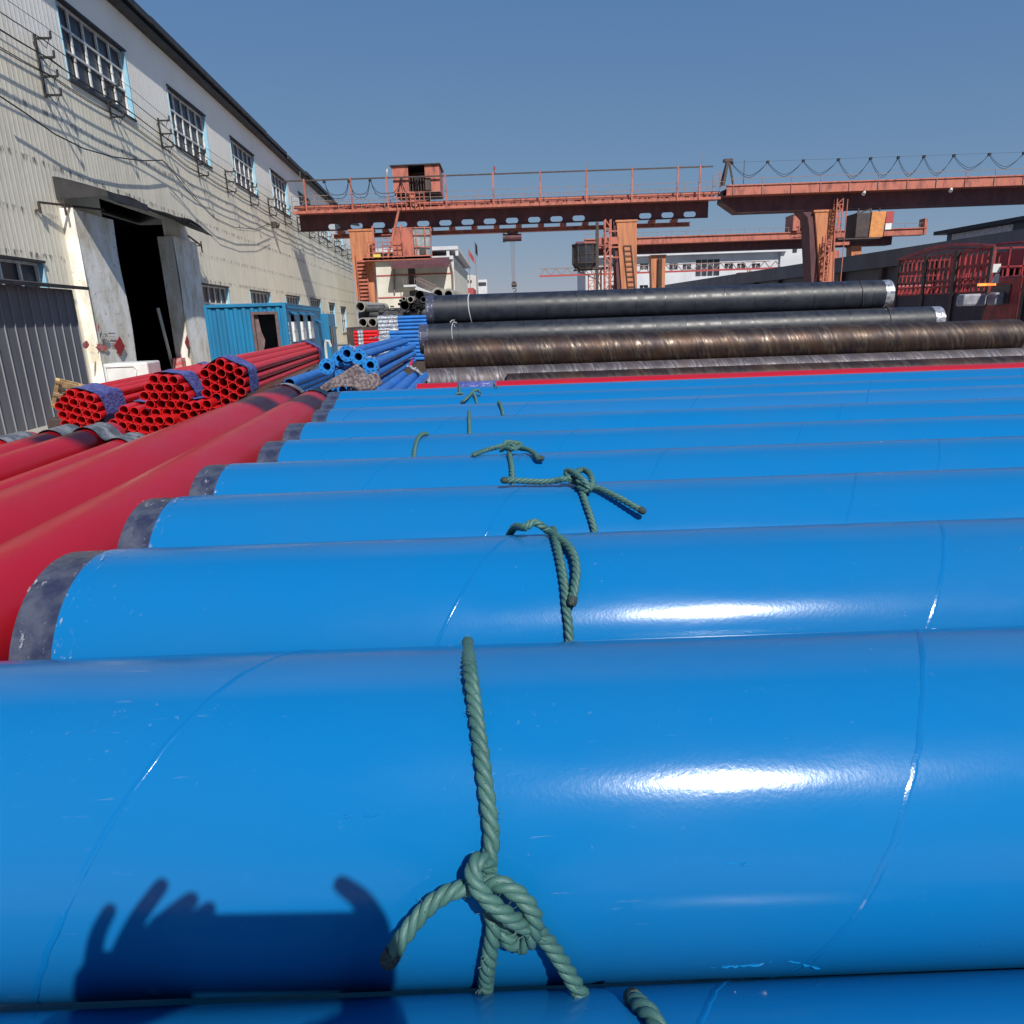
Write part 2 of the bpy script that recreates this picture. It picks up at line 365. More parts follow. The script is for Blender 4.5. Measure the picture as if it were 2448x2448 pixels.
# roof with uneven sheet ends at the eave
mb = MB(M=I4); rr_ = random.Random(3); u = U0-1
while u < U1+1:
    L = rr_.uniform(5.5, 7.5); o = .55 + rr_.uniform(-.05, .06); dz = rr_.uniform(-.04, .04)
    if 51 < u < 57: dz -= .16
    mb.prism([(u, -o, EZ+.05+dz), (u, -o, EZ+.30+dz), (u, 12, EZ+2.6), (u, 12, EZ+2.3)], (L, 0, 0))
    mb.prism([(u, 12, EZ+2.3), (u, 12, EZ+2.6), (u, 25, EZ+.3), (u, 25, EZ)], (L, 0, 0))
    u += L + .004
mb.build('roof', m_roof, hall)
mb = MB(M=I4); mb.box(U0, U1, -.42, .1, EZ-.12, EZ-.02); mb.build('eave_soffit', m_roof, hall)
def window(u0, u1, z0, z1, nc, nr, low=False, bare=0):
    f = MB(M=I4)
    d = .16
    f.box(u0, u0+.07, d-.04, d+.04, z0, z1); f.box(u1-.07, u1, d-.04, d+.04, z0, z1)
    f.box(u0+.07, u1-.07, d-.04, d+.04, z1-.07, z1); f.box(u0+.07, u1-.07, d-.04, d+.04, z0, z0+.06)
    zb = z0 + bare
    for i in range(1, nc): x = u0+(u1-u0)*i/nc; f.box(x-.045, x+.045, d-.03, d+.03, zb, z1-.07)
    for j in range(1, nr):
        z = zb+(z1-zb)*j/nr; f.box(u0+.07, u1-.07, d-.034, d+.034, z-.035, z+.035)
    fo = f.build('window', m_whitef, hall)
    MB(M=I4).box(u0+.02, u1-.02, d+.05, d+.06, z0+.02, z1-.02).build('pane', m_glass, fo)
    MB(M=I4).box(u1, u1+.06, -.03, .3, z0, z1).build('reveal', m_bluerev, fo); MB(M=I4).box(u0-.05, u0, -.02, .3, z0, z1).build('reveal', m_bluerev, fo)
    s = MB(M=I4); s.box(u0-.08, u1+.1, -.07, .3, z1, z1+.07); s.build('lintel', m_roof, fo); MB(M=I4).box(u0-.08, u1+.12, -.06, .3, z0-.06, z0).build('sill', m_roof, fo)
for k, u in enumerate(ups): window(u, u+4.75, 9.92, 12.25, 5, 3, bare=.0 if k > 2 else .28)
for u in (17.4, 35.0, 43.8, 53.0, 61.9): window(u, u+4.55, 2.35, 4.03, 5, 2)
window(70.9, 74.2, 1.6, 3.85, 3, 3); window(78.0, 81.6, .9, 3.6, 3, 2)
# door pillars
mb = MB(M=I4); mb.grid(lambda a, b: (23.62+2.73*a, -.34-.03*math.sin(9*b+4*a), 5.75*b), 6, 14)
mb.box(23.6, 26.34, -.30, .3, 0, 5.74); mb.box(23.59, 23.62, -.385, .3, 0, 5.76)
pl = mb.build('door_pillar', m_plaster, hall, smooth=True)
mb = MB(M=I4); mb.grid(lambda a, b: (31.76+2.75*a, -.34-.03*math.sin(8*b+5*a+2), 5.8*b), 6, 14); mb.box(31.76, 34.5, -.30, .3, 0, 5.79)
pr = mb.build('door_pillar', m_plaster, hall, smooth=True)
mb = MB(M=I4); mb.box(26.36, 31.74, 4.5, 4.6, 0, 5.6); mb.build('dark_door_backing', m_int, hall)  # dark sheet inside the doorway; the hall's darkness is put into its colour
# marks on the left pillar
def wallpoly(pts, out, mat_, name, parent, th=.012):
    P = [Mw.inverted() @ onplane(px, py, Vector((-12, 0, 0))+nd*out, nd) for px, py in pts]
    return MB(M=I4).prism(P, (0, -th, 0)).build(name, mat_, parent)
z2 = lambda x, y: (x/2.415, 400+y/2.415)
wallpoly([z2(690, 975), z2(720, 1035), z2(697, 1092), z2(658, 1030)], .39, m_redsign, 'red_diamond', pl)
wallpoly([z2(1078, 965), z2(1092, 1010), z2(1082, 1050), z2(1066, 1010)], .39, m_redsign, 'red_diamond', pr)
def blob(cx, cy, rx, ry, n=18, seed=0):
    r = random.Random(seed); return [z2(cx+rx*math.cos(2*PI*i/n)*r.uniform(.7, 1.1), cy+ry*math.sin(2*PI*i/n)*r.uniform(.7, 1.1)) for i in range(n)]
for i, (a, b, c, d) in enumerate(((495, 1025, 20, 24), (578, 1038, 26, 26), (612, 1045, 14, 22), (568, 930, 6, 26))):
    wallpoly(blob(a, b, c, d, seed=i), .385+.003*i, m_redspray, 'spray_patch', pl, th=.004)
mb = MB(M=I4)
for (x0, y0, x1, y1) in ((622, 955, 662, 962), (625, 975, 665, 978), (627, 985, 667, 988), (629, 995, 668, 998), (630, 1005, 668, 1008)):
    P = [Mw.inverted() @ onplane(*z2(x, y), Vector((-12, 0, 0))+nd*.39, nd) for x, y in ((x0, y0), (x1, y0), (x1, y1), (x0, y1))]
    mb.prism(P, (0, -.006, 0))
ring = [Mw.inverted() @ onplane(*z2(603+17*math.cos(t*PI/10), 985+25*math.sin(t*PI/10)), Vector((-12, 0, 0))+nd*.39, nd) for t in range(21)]
mb.tube(ring, .02, 5); ring2 = [Mw.inverted() @ onplane(*z2(603+8*math.cos(t*PI/10), 985+12*math.sin(t*PI/10)), Vector((-12, 0, 0))+nd*.39, nd) for t in range(21)]
mb.tube(ring2, .015, 5)
mb.build('stencil_notice', m_greytext, pl)
# torn sheet canopy over the door
mb = MB(M=I4)
def can(a, b):
    u = 23.5 + 9.6*a + (1.3*(1-b) if a > .5 else 0)*a
    o = -1.5*b; z = 6.62 - .42*b + .05*math.sin(11*a) + .03*math.sin(23*a+3*b)
    if a > .86: z -= .22*b*(a-.86)/.14
    return (u, o, z)
mb.grid(can, 28, 4); mb.build('canopy', m_roof, hall, solid=.05)
mb = MB(M=I4); mb.prism([(23.5, 0, 6.62), (23.5, -1.5, 6.2), (23.5, -1.5, 6.05), (23.5, 0, 6.0)], (.04, 0, 0))
mb.prism([(23.5, -1.5, 6.2), (23.5, -1.5, 5.98), (26.5, -1.5, 6.02), (26.5, -1.5, 6.24)], (0, -.03, 0))
mb.build('canopy_flap', m_roof, hall); mb = MB(M=I4); mb.prism([(30.6, -1.52, 6.15), (32.6, -1.75, 5.82), (33.1, -1.3, 5.98), (31.4, -1.1, 6.2)], (0, .03, .05)); mb.build('canopy_flap', m_roof, hall)
mb = MB(M=I4)
mb.bar((22.2, -.12, 5.72), (25.3, -.55, 5.93), .06); mb.bar((22.2, -.12, 5.72), (22.2, -.12, 5.42), .06); mb.bar((22.2, -.12, 5.5), (22.2, .05, 5.5), .06); mb.bar((23.3, -.3, 5.95), (23.3, -.3, 5.5), .05)
mb.build('canopy_bracket', m_dark, hall); mb = MB(M=I4); mb.bar((33.2, -.5, 5.95), (34.9, -.45, 5.7), .06); mb.bar((34.9, -.45, 5.9), (34.9, -.45, 5.4), .05); mb.bar((34.9, -.45, 5.7), (34.9, .03, 5.7), .05)
mb.build('canopy_bracket', m_dark, hall)
# cable brackets
def bracket(u, ztop, n):
    mb = MB(M=I4); h = .5
    mb.box(u-.03, u+.03, -.1, -.04, ztop-h*(n-1)-.12, ztop+.05); mb.box(u-.02, u+.02, -.04, .02, ztop-.2, ztop-.14)
    for k in range(n):
        z = ztop-h*k; mb.bar((u, -.08, z-.05), (u, -.52, z-.05), .055); mb.bar((u, -.52, z-.05), (u+.03, -.52, z+.14), .05); mb.tube([(u+.02, -.12, z-.03), (u+.10, -.3, z-.28), (u+.05, -.44, z-.05)], .014, 4)
    return mb.build('cable_bracket', m_black2, hall)
bu = [19.2, 23.9, 28.3, 32.9, 37.2, 41.7, 46.3, 50.8, 55.3, 59.8, 64.3, 68.8, 73.3, 77.8, 82.3, 86.8]
for i, u in enumerate(bu): bracket(u, 10.5 if u < 35 else 10.15, 4 if u < 27 else 3)
for k, (z, o, r, s_) in enumerate(((10.85, .30, .012, .02), (10.42, .30, .022, .05), (9.95, .32, .028, .06), (9.47, .30, .022, .09), (9.44, .40, .02, .07), (9.9, .42, .02, .09))):
    P = []
    us = [8] + bu + [90]
    for a, b in zip(us, us[1:]):
        for t in range(6):
            q = t/6; uu = a+(b-a)*q; zz = z - (.33 if uu > 35 else .33*max(0, (uu-30)/5)) - s_*4*q*(1-q); P.append((uu, -o, zz))
    lab = ['thin top wire along the factory wall above the brackets', 'upper black cable strung on the wall brackets under the windows', 'thick middle cable strung on the wall brackets',
           'lowest cable resting on the wall bracket hooks', 'outer lowest cable hung from the tips of the wall brackets', 'outer middle cable hung at the wall bracket tips'][k]
    c = MB(root=hall); c.M = Mw; c.tube(P, r*.72, 5); tag(c.build('wall_cable', m_black2), lab, 'cable')
P = [wl(*q, out=.25) for q in ((0, 230), (60, 270), (130, 320), (200, 355), (270, 375), (340, 384), (388, 383))]
c = MB(M=Mw); c.tube([(a, -.25, b) for a, b in P], .022, 5); tag(c.build('wall_cable', m_black2), 'sagging cable low on the wall ending at the fourth bracket', 'cable')
P = [wl(*q, out=.25) for q in ((388, 383), (420, 420), (460, 470), (510, 520), (560, 543), (610, 548), (645, 535))]
c = MB(M=Mw); c.tube([(a, -.25, b) for a, b in P], .018, 5); tag(c.build('wall_cable', m_black2), 'looping slack cable drooping between brackets past the door canopy', 'cable')
P = [wl(*q, out=.32) for q in ((392, 385), (430, 425), (470, 475), (520, 528), (570, 550), (612, 553), (643, 540))]
c = MB(M=Mw); c.tube([(a, -.32, b) for a, b in P], .012, 5); tag(c.build('wall_cable', m_black2), 'thinner slack cable drooping just below the looping one', 'cable')
mb = MB(M=Mw); mb.box(51.0, 51.35, -.35, -.02, 8.35, 8.75); mb.cyl((51.2, -.36, 8.55), (51.2, -.5, 8.5), .16, 12); tag(mb.build('wall_lamp', m_dark, bevel=.02), 'small dark lamp fixed on the cream wall at the cable end', 'lamp')
# ---------------------------------------------------------------- grey shed
shed = thing('lean_to_shed', 'dark grey ribbed lean-to shed against the factory wall', 'shed', Mw)
mb = MB(M=I4); mb.box(7, 18.4, -2.45, -.05, 0, 3.08); mb.build('wall', m_shed, shed)
mb = MB(M=I4)
for i in range(30):
    u = 18.4-.02-.38*i; mb.box(u-.015, u, -2.475, -2.45, 0, 3.07)
mb.build('rib', m_shedrib, shed)
mb = MB(M=I4); mb.prism([(6.8, -2.72, 3.07), (6.8, -2.72, 3.15), (6.8, .0, 3.5), (6.8, .0, 3.42)], (18.75-6.8, 0, 0))
mb.build('roof', m_roof, shed)
# ---------------------------------------------------------------- blue site container
caz = math.radians(-7.7); cl = Vector((math.sin(caz), math.cos(caz), 0)); ce = Vector((-math.cos(caz), math.sin(caz), 0))  # along, to the left
CC = at(681, 722, 22.8); CC.z = 0
Mc = Matrix((-ce, cl, Vector((0, 0, 1)))).transposed().to_4x4(); Mc.translation = CC   # local: x right (face spans -2.44..0), y along, z up
cont = thing('site_container', 'blue corrugated container office with broken door and three white windows', 'container', Mc)
H, CL = 2.72, 9.4
def corr(mb, f, L, pitch, depth, z0, z1):
    x = 0; pts = []
    while x < L-1e-6:
        for dx, dd in ((0, 0), (.32, 0), (.5, depth), (.82, depth)):
            if x+dx*pitch <= L: pts.append((x+dx*pitch, dd))
        x += pitch
    pts.append((L, 0)); n = len(pts)
    vs = [f(a, d, z) for z in (z0, z1) for a, d in pts]
    mb.add(vs, [(i, i+1, n+i+1, n+i) for i in range(n-1)])
mb = MB(M=I4)
corr(mb, lambda a, d, z: (-2.44+.1+a, .04+d, z), 1.27, .255, .045, .1, H-.12)
corr(mb, lambda a, d, z: (-.27+a-.0, .04+d, z), .2, .2, .04, .1, H-.12)
corr(mb, lambda a, d, z: (-1.07+a, .04+d, z), .8, .255, .045, 2.46, H-.12)
mb.add([(-2.34, .09, .1), (-2.34, CL, .1), (-2.34, CL, H-.1), (-2.34, .09, H-.1)], [(0, 1, 2, 3)])
mb.box(-2.40, -.04, CL-.05, CL, .1, H-.1)
mb.box(-2.42, -.02, .02, CL, H-.1, H-.06); mb.box(-2.4, -.05, .1, CL-.1, .08, .12)
mb.build('wall', m_cblue, cont)
mb = MB(M=I4)
for x in (-2.44, -.1): mb.box(x, x+.1, 0, .1, 0, H)
for x in (-2.44, -.1): mb.box(x, x+.1, CL-.1, CL, 0, H)
mb.box(-2.34, -.1, 0, .08, H-.1, H); mb.box(-2.34, -.1, 0, .08, 0, .12)
for x in (-2.44, -.08): mb.box(x, x+.08, .1, CL-.1, H-.09, H-.01); mb.box(x, x+.08, .1, CL-.1, 0, .12)
for i in range(44): mb.box(-.0, .02, .3+i*.2, .36+i*.2, H-.17, H-.1)
mb.build('frame', m_cblue, cont, bevel=.008)
def cside(px, py):
    p = Mc.inverted() @ onplane(px, py, CC, -ce); return p.y, p.z
z7 = lambda x, y: (450+x/5.52, 700+y/5.52)
sideops = []
for (xl, xr) in ((1362, 1440), (1478, 1555), (1580, 1655)):
    a, zt = cside(*z7(xl, 300)); b, zb = cside(*z7(xr, 610)); sideops.append((a, b, 1.5, 2.35))
mb = MB(M=I4)
us = sorted({.1, CL-.1} | {o[0] for o in sideops} | {o[1] for o in sideops})
for a, b in zip(us, us[1:]):
    m_ = (a+b)/2; o = [q for q in sideops if q[0] < m_ < q[1]]
    for z0, z1 in ([(.1, o[0][2]), (o[0][3], H-.08)] if o else [(.1, H-.08)]):
        mb.add([(-.03, a, z0), (-.03, b, z0), (-.03, b, z1), (-.03, a, z1)], [(0, 1, 2, 3)])
mb.build('side_panel', m_cblue, cont)
for a, b, z0, z1 in sideops:
    mb = MB(M=I4); mb.box(-.03, .05, a, b, z0, 1.80); mb.box(-.03, .05, a, b, 1.83, z1-.22); mb.box(-.03, .03, a, b, 1.80, 1.83)
    wo = mb.build('window', m_white, cont)
    MB(M=I4).box(-.14, -.11, a, b, z0, z1+.01).build('pane', m_glass, wo)
    mb = MB(M=I4); mb.prism([(-.03, a-.1, z1+.12), (.16, a-.1, z1+.02), (.16, a-.1, z1-.01), (-.03, a-.1, z1+.09)], (0, b-a+.2, 0)); mb.build('awning', m_cblue, wo)
a, _ = cside(*z7(1690, 300))
mb = MB(M=I4); mb.prism([(-.03, a, 2.2), (.22, a, 2.05), (.22, a, 2.02), (-.03, a, 2.17)], (0, .9, 0)); mb.box(-.03, -.015, a+.1, a+.85, .15, 2.0); mb.build('side_door', m_cblue, cont)
mb = MB(M=I4)
for (x0, x1, z0, z1) in ((-1.07, -.99, .1, 2.46), (-.35, -.27, .1, 2.46), (-.99, -.35, 2.38, 2.46)): mb.box(x0, x1, .0, .12, z0, z1)
d_ = mb.build('door_frame', mat('rust_brown_frame', (.16, .09, .09), (.1, .06, .06), 6, rough=.7), cont)
mb = MB(M=I4); mb.prism([(-.99, .14, .1), (-.99, .14, 2.38), (-.90, .14, 2.38), (-.86, .14, 2.0), (-.84, .14, 1.85), (-.76, .14, 1.6), (-.80, .14, 1.4), (-.84, .14, 1.3), (-.80, .14, .9), (-.70, .14, .5), (-.72, .14, .1)], (0, .03, 0))
mb.build('broken_door_leaf', mat('dull_brown', (.18, .12, .12), (.13, .08, .08), 5, rough=.8), cont)
MB(M=I4).box(-1.3, -.1, 1.2, 1.25, .12, 2.5).build('inner_partition', m_int, cont)
# faded column of painted characters on the corner post (illegible strokes)
mb = MB(M=I4); r = random.Random(5)
for k in range(9):
    z = 2.12-.145*k
    for i in range(3): zz0 = z-.02-.035*i; mb.box(.0, .004, .10+r.uniform(0, .05), .26+r.uniform(0, .08), zz0, zz0+.016)
    for i in range(2): y_ = .13+r.uniform(0, .14); mb.box(.0, .006, y_, y_+.025, z-.11, z)
mb.build('painted_lettering', mat('pale_blue_letters', (.50, .66, .76), rough=.6), cont)
# second container behind, white rail
mb = MB(M=I4)
cont2 = thing('container', 'second blue container standing just behind the windowed one', 'container', Mc @ Matrix.Translation((.25, 9.7, 0)))
mb.box(-2.44, 0, 0, 3.0, 0, 2.45); mb.build('wall', m_cblue, cont2)
mb = MB(M=I4)
for y in (.3, 1.1): mb.box(.0, .04, y, y+.5, 1.1, 1.9)
mb.build('window', m_glass, cont2)
p_ = at(778, 828, 27); Mr = Matrix.Translation((p_.x, 27, 0))
mb = MB(M=Mr)
mb.tube([(0, 0, 0), (0, 0, 1.30), (.05, -.05, 1.42), (.16, -.05, 1.42), (.2, 0, 1.2)], .05, 8)
tag(mb.build('white_hose_post', m_white, smooth=True), 'white bent standpipe beside the blue container', 'standpipe')
# ---------------------------------------------------------------- gantry cranes
Y1 = 55.5; K = Y1/42.0
def zz(z42): return CZ + (z42-CZ)*K
def lattice(mb, x0, x1, y, z0, z1, n, w=.06, d=.5):
    for yy in (y, y+d):
        mb.bar((x0, yy, z0), (x0, yy, z1), w); mb.bar((x1, yy, z0), (x1, yy, z1), w)
    for i in range(n):
        a = z0+(z1-z0)*i/n; b = z0+(z1-z0)*(i+1)/n
        mb.bar((x0, y, a), (x1, y, a), w*.8); mb.bar((x0, y, a), (x1, y, b), w*.7) if i % 2 else mb.bar((x1, y, a), (x0, y, b), w*.7)
        mb.bar((x0, y, a), (x0, y+d, a), w*.7)
def webplate(mb, x0, x1, z0, z1, y, th, holes):
    """plate with rounded slots"""
    zc, hh = holes[0][1], holes[0][3]; xs = sorted(holes); cur = x0; b0, b1 = zc-hh, zc+hh
    mb.box(x0, x1, y, y+th, b1, z1); mb.box(x0, x1, y, y+th, z0, b0)
    def blockwith(a, b, cl_, cr_):   # web block between two slots, with half round bites
        L = [(a, b0)] if not cl_ else [(a + hh*math.cos(t)*1, zc+hh*math.sin(t)) for t in [(-PI/2+PI*k/8) for k in range(9)]]
        if not cl_: L = [(a, b0), (a, b1)]
        else: L = [(a-hh+hh*math.cos(-PI/2+PI*k/8), zc+hh*math.sin(-PI/2+PI*k/8)) for k in range(9)]
        if not cr_: R_ = [(b, b1), (b, b0)]
        else: R_ = [(b+hh-hh*math.cos(PI/2-PI*k/8), zc+hh*math.sin(PI/2-PI*k/8)) for k in range(9)]
        P = [(x, y, z) for x, z in L+R_]; mb.prism(P, (0, th, 0))
    prev = False
    for (xc, z_, hw, h_) in xs:
        blockwith(cur, xc-hw, prev, True); cur = xc+hw; prev = True
    blockwith(cur, x1, prev, False)
X = lambda x42: x42*K
c1 = thing('gantry_crane', 'orange gantry crane with slotted girder, long railed walkway and roof hut', 'gantry crane', (X(-.6), Y1, 0), 'gantry cranes in the yard')
zt, zb_, zw = zz(8.38), zz(7.93), zz(7.10)
xl, xr_ = X(-11.5), X(12.1)
mb = MB(c1)
hz_ = zz(7.28); hs = [(X(-9.5+1.26*k) + 0, hz_, .46, .19) for k in range(17) if not (8 < k*1.26-1.6 < 8.4)]
hs = [h for h in hs if not (X(5.6) < h[0] < X(7.6))]
webplate(mb, xl+.1, X(11.7), zw, zb_, Y1+.9, .05, hs)
mb.box(xl+.1, X(11.7), Y1+2.6, Y1+2.65, hz_+.42, zb_)
mb.box(xl+.1, X(11.7), Y1+.85, Y1+2.7, zb_+.002, zb_+.06); mb.box(xl+.1, X(11.7), Y1+.8, Y1+1.1, zw-.04, zw); 
mb.build('girder_web', m_maroon, c1)
mb = MB(c1)
mb.box(xl, xr_, Y1-.35, Y1+.9, zb_+.0, zb_+.09); mb.box(xl, xr_, Y1-.38, Y1-.33, zb_-.06, zb_+.12)
mb.box(xl, xr_, Y1+.1, Y1+.16, zt-.28, zt-.08); mb.box(xl, xr_, Y1+.25, Y1+.3, zt-.08, zt-.02); mb.box(xl, X(11.8), Y1+.9, Y1+2.7, zt-.05, zt+.04); mb.box(xl, X(11.8), Y1+.85, Y1+.92, zb_+.3, zb_+.36)
for i in range(46):
    x = xl + .3 + i*.68; mb.box(x, x+.06, Y1+.17, Y1+.85, zt-.3, zt-.22)
mb.build('walkway', m_orange, c1)
MB(c1).box(xl+.02, X(11.8), Y1+.96, Y1+2.58, zb_+.062, zt-.06).build('girder_core', m_maroon, c1)
mb = MB(c1)
for k in range(26):
    x = X(-11.2)+k*X(.92); mb.cyl((x, Y1+.82, zt-.22), (x, Y1+.82, zt-.16), .07, 8); mb.bar((x, Y1+.84, zb_+.08), (x, Y1+.84, zt-.1), .05)
mb.build('stiffener', m_dark, c1)
PX = [-10.7, -8.18, -6.2, -3.0, -.4, 2.16, 4.7, 7.19, 9.69, 10.9]
for i, x in enumerate(PX):
    x = X(x); MB(c1).bar((x, Y1-.42, zb_-.08), (x, Y1-.42, zz(9.62)), .11).build('walkway_post', m_orange, c1)
mb = MB(c1); mb.bar((X(-11.9), Y1-.42, zz(9.54)), (X(11.6), Y1-.42, zz(9.54)), .09); mb.build('conductor_pipe', m_dark, c1)
mb = MB(c1)
for z in (8.78, 8.52): mb.bar((xl, Y1-.30, zz(z)), (X(12.3), Y1-.30, zz(z)), .03); mb.bar((xl, Y1+2.7, zz(z)), (X(12.3), Y1+2.7, zz(z)), .03)
for k in range(19): x = xl+k*X(1.27); mb.bar((x, Y1-.30, zb_+.1), (x, Y1-.30, zz(8.8)), .035); mb.bar((x, Y1+2.7, zb_+.1), (x, Y1+2.7, zz(8.8)), .035)
mb.build('railing', m_rail, c1)
# festoon loops on the left part
mb = MB(c1)
for a, b in ((-9.6, -8.25), (-8.25, -7.1), (-7.1, -5.4), (-5.4, -4.5)):
    for s_ in (-1, 1):
        P = [(X(a+(b-a)*t/12), Y1-.46+.03*s_, zz(9.5)-(1.1+.12*s_)*(1-(2*t/12-1)**4)*min(1, 1)) for t in range(13)]; mb.tube(P, .02, 4)
for x in (-9.6, -8.25, -7.1, -5.4, -4.5): mb.box(X(x)-.1, X(x)+.1, Y1-.52, Y1-.38, zz(9.5)-.16, zz(9.5)-.02)
mb.build('festoon_cable', m_black2, c1)
# hut on top
hx0, hx1, hz0, hz1 = X(-5.88), X(-3.32), zz(8.8), zz(10.13)
ho = MB(c1)
ho.box(hx0, hx0+.95*K*.72+.23, Y1-.2, Y1-.15, hz0, hz1); ho.box(hx1-.9*K*.72-.2, hx1, Y1-.2, Y1-.15, hz0, hz1)
ho.box(hx0, hx0+.05, Y1-.15, Y1+2.6, hz0, hz1); ho.box(hx1-.05, hx1, Y1-.15, Y1+2.6, hz0, hz1); ho.box(hx0, hx1, Y1+2.6, Y1+2.65, hz0, hz1)
hut = ho.build('roof_hut', m_orange, c1)
mb = MB(c1); mb.prism([(hx0-.15, Y1-.35, hz1), (hx1+.1, Y1-.35, hz1+.02), (hx1+.1, Y1-.35, hz1+.10), (hx0-.15, Y1-.35, hz1+.06)], (0, 3.2, 0)); mb.build('hut_roof', m_roof, hut)
mb = MB(c1); mb.box(hx0+.05, hx1-.05, Y1-.1, Y1+2.6, hz0-.12, hz0-.02)
for i in range(6): mb.box(X(-5.0)+i*.2, X(-5.0)+i*.2+.05, Y1-.1, Y1+.3, hz0, hz1-.7)
mb.box(X(-5.3), X(-4.0), Y1+.2, Y1+1.2, zt, hz0-.1); mb.box(X(-3.9)-.3, X(-3.8), Y1-.32, Y1-.22, hz0+.1, hz0+.9); mb.build('winch_frame', m_dark, hut)
mb = MB(c1)
for i in range(7): x = X(-5.7)+i*.33; mb.bar((x, Y1-.6, zb_), (x, Y1-.6, zz(8.75)), .05)
for z in (8.75, 8.5, 8.3): mb.bar((X(-5.7), Y1-.6, zz(z)), (X(-4.1), Y1-.6, zz(z)), .05)
mb.prism([(X(-5.1), Y1-.5, zz(8.8)), (X(-4.75), Y1-.5, zz(8.8)), (X(-4.6), Y1-.5, zz(8.05)), (X(-4.85), Y1-.5, zz(8.05))], (0, .1, 0))
mb.build('hut_ladder_cage', m_orange, c1)
# lower rail and hangers
mb = MB(c1); mb.box(X(-9.7), X(10.8), Y1+1.6, Y1+1.66, zz(6.72), zz(6.90)); mb.box(X(-9.7), X(10.8), Y1+1.4, Y1+1.86, zz(6.70), zz(6.73)); mb.box(X(-9.7), X(10.8), Y1+1.4, Y1+1.86, zz(6.90), zz(6.92))
for k in range(16):
    x = X(-9.2)+k*X(1.27); mb.box(x-.22, x+.22, Y1+1.0, Y1+1.8, zz(6.92), zw-.04)
    mb.bar((x+.2, Y1+1.0, zw), (x+.55, Y1+1.0, zb_-.2), .07)
mb.build('hoist_rail', m_orange, c1)
def leg(root, x0t, x1t, x0b, x1b, zt_, zb2, y, d, m, name='leg', cap=True):
    mb = MB(root)
    mb.hexa([(x0b, y, zb2), (x1b, y, zb2), (x1b, y+d, zb2), (x0b, y+d, zb2), (x0t, y, zt_), (x1t, y, zt_), (x1t, y+d, zt_), (x0t, y+d, zt_)])
    if cap: mb.box(min(x0t, x1t)-.08, max(x0t, x1t)+.08, y-.06, y+d+.06, zt_-.16, zt_-.02)
    return mb.build(name, m, root, bevel=.02)
lg = leg(c1, X(-8.66), X(-7.35), X(-8.5), X(-7.6), zw-.02, .6, Y1+.6, 1.0, m_orange2)
mb = MB(c1); sx0, sx1 = X(-8.33), X(-7.82)
for i in range(18):
    z = zz(5.3)-i*.27
    if z > .5: mb.box(sx0+.03*i*.2, sx1+.03*i*.2, Y1+.25, Y1+.58, z, z+.13)
mb.bar((sx0-.03, Y1+.3, .6), (sx0-.03, Y1+.3, zz(5.9)), .05); mb.bar((sx1+.06, Y1+.3, .6), (sx1+.06, Y1+.3, zz(5.9)), .05); mb.build('step_ladder', m_orange, lg)
mb = MB(c1); mb.box(X(-8.7), X(-7.4), Y1-3, Y1+6, .12, .6)
for yy in (-2.2, -.6, 3, 4.8): mb.cyl((X(-8.1), Y1+yy, .25), (X(-7.9), Y1+yy, .25), .25, 14)
mb.build('end_carriage', m_orange2, c1)
lg2 = leg(c1, X(6.46), X(7.62), X(7.0), X(7.72), zw-.02, .6, Y1+.6, 1.0, m_orange2)
mb = MB(c1); mb.prism([(X(6.3), Y1+.75, zw), (X(6.46)-.003, Y1+.75, zw), (X(7.0)-.003, Y1+.75, .6), (X(6.72), Y1+.75, .6)], (0, 1.2, 0)); mb.build('leg_flange', m_maroon, lg2)
mb = MB(c1); a0, a1 = Vector((X(6.88), Y1+.52, zz(5.72))), Vector((X(7.42), Y1+.52, .6)); o_ = Vector((X(.42), 0, 0))
mb.bar(a0, a1, .06); mb.bar(a0+o_, a1+o_, .06)
for i in range(17): p = a0.lerp(a1, i/17); mb.bar(p, p+o_, .045)
mb.build('ladder', m_dark, lg2)
mb = MB(c1); mb.box(X(6.3), X(7.75), Y1-3, Y1+6, .12, .6)
for yy in (-2.2, -.6, 3, 4.8): mb.cyl((X(7), Y1+yy, .25), (X(7.2), Y1+yy, .25), .25, 14)
mb.build('end_carriage', m_orange2, c1)
# stair platform and driver's cabin at the left leg
mb = MB(c1); mb.box(X(-7.8), X(-4.05), Y1-.8, Y1+1.2, zz(5.32), zz(5.44)); mb.box(X(-7.8), X(-4.05), Y1-.8, Y1-.72, zz(5.28), zz(5.5))
mb.build('cabin_platform', m_orange, c1)
mb = MB(c1)
for z in (5.7, 6.0, 6.25): mb.bar((X(-7.5), Y1-.8, zz(z)), (X(-5.55), Y1-.8, zz(z)), .045)
for i in range(8): x = X(-7.5)+i*.37; mb.bar((x, Y1-.8, zz(5.4)), (x, Y1-.8, zz(6.25)), .05)
mb.bar((X(-5.6), Y1-.7, zz(7.9)), (X(-6.4), Y1-.7, zz(5.5)), .16); mb.bar((X(-7.15), Y1-.6, zz(5.4)), (X(-7.15), Y1-.6, zz(7.1)), .14); mb.bar((X(-5.55), Y1-.6, zz(5.4)), (X(-5.6), Y1-.6, zz(7.1)), .12)
for i in range(7): p = Vector((X(-6.7), Y1-.5, zz(5.5)+i*.25)); mb.bar(p, p+Vector((.7, 0, 0)), .05)
mb.build('stair', m_orange, c1)
MB(c1).box(X(-7.2), X(-6.8), Y1-.86, Y1-.84, zz(5.46), zz(5.62)).build('warning_plate', m_yellow, c1)
cb = MB(c1); cb.box(X(-6.1), X(-4.95), Y1-.55, Y1+1.0, zz(5.45), zz(6.98)); cab = cb.build('driver_cabin', m_orange, c1, bevel=.03)
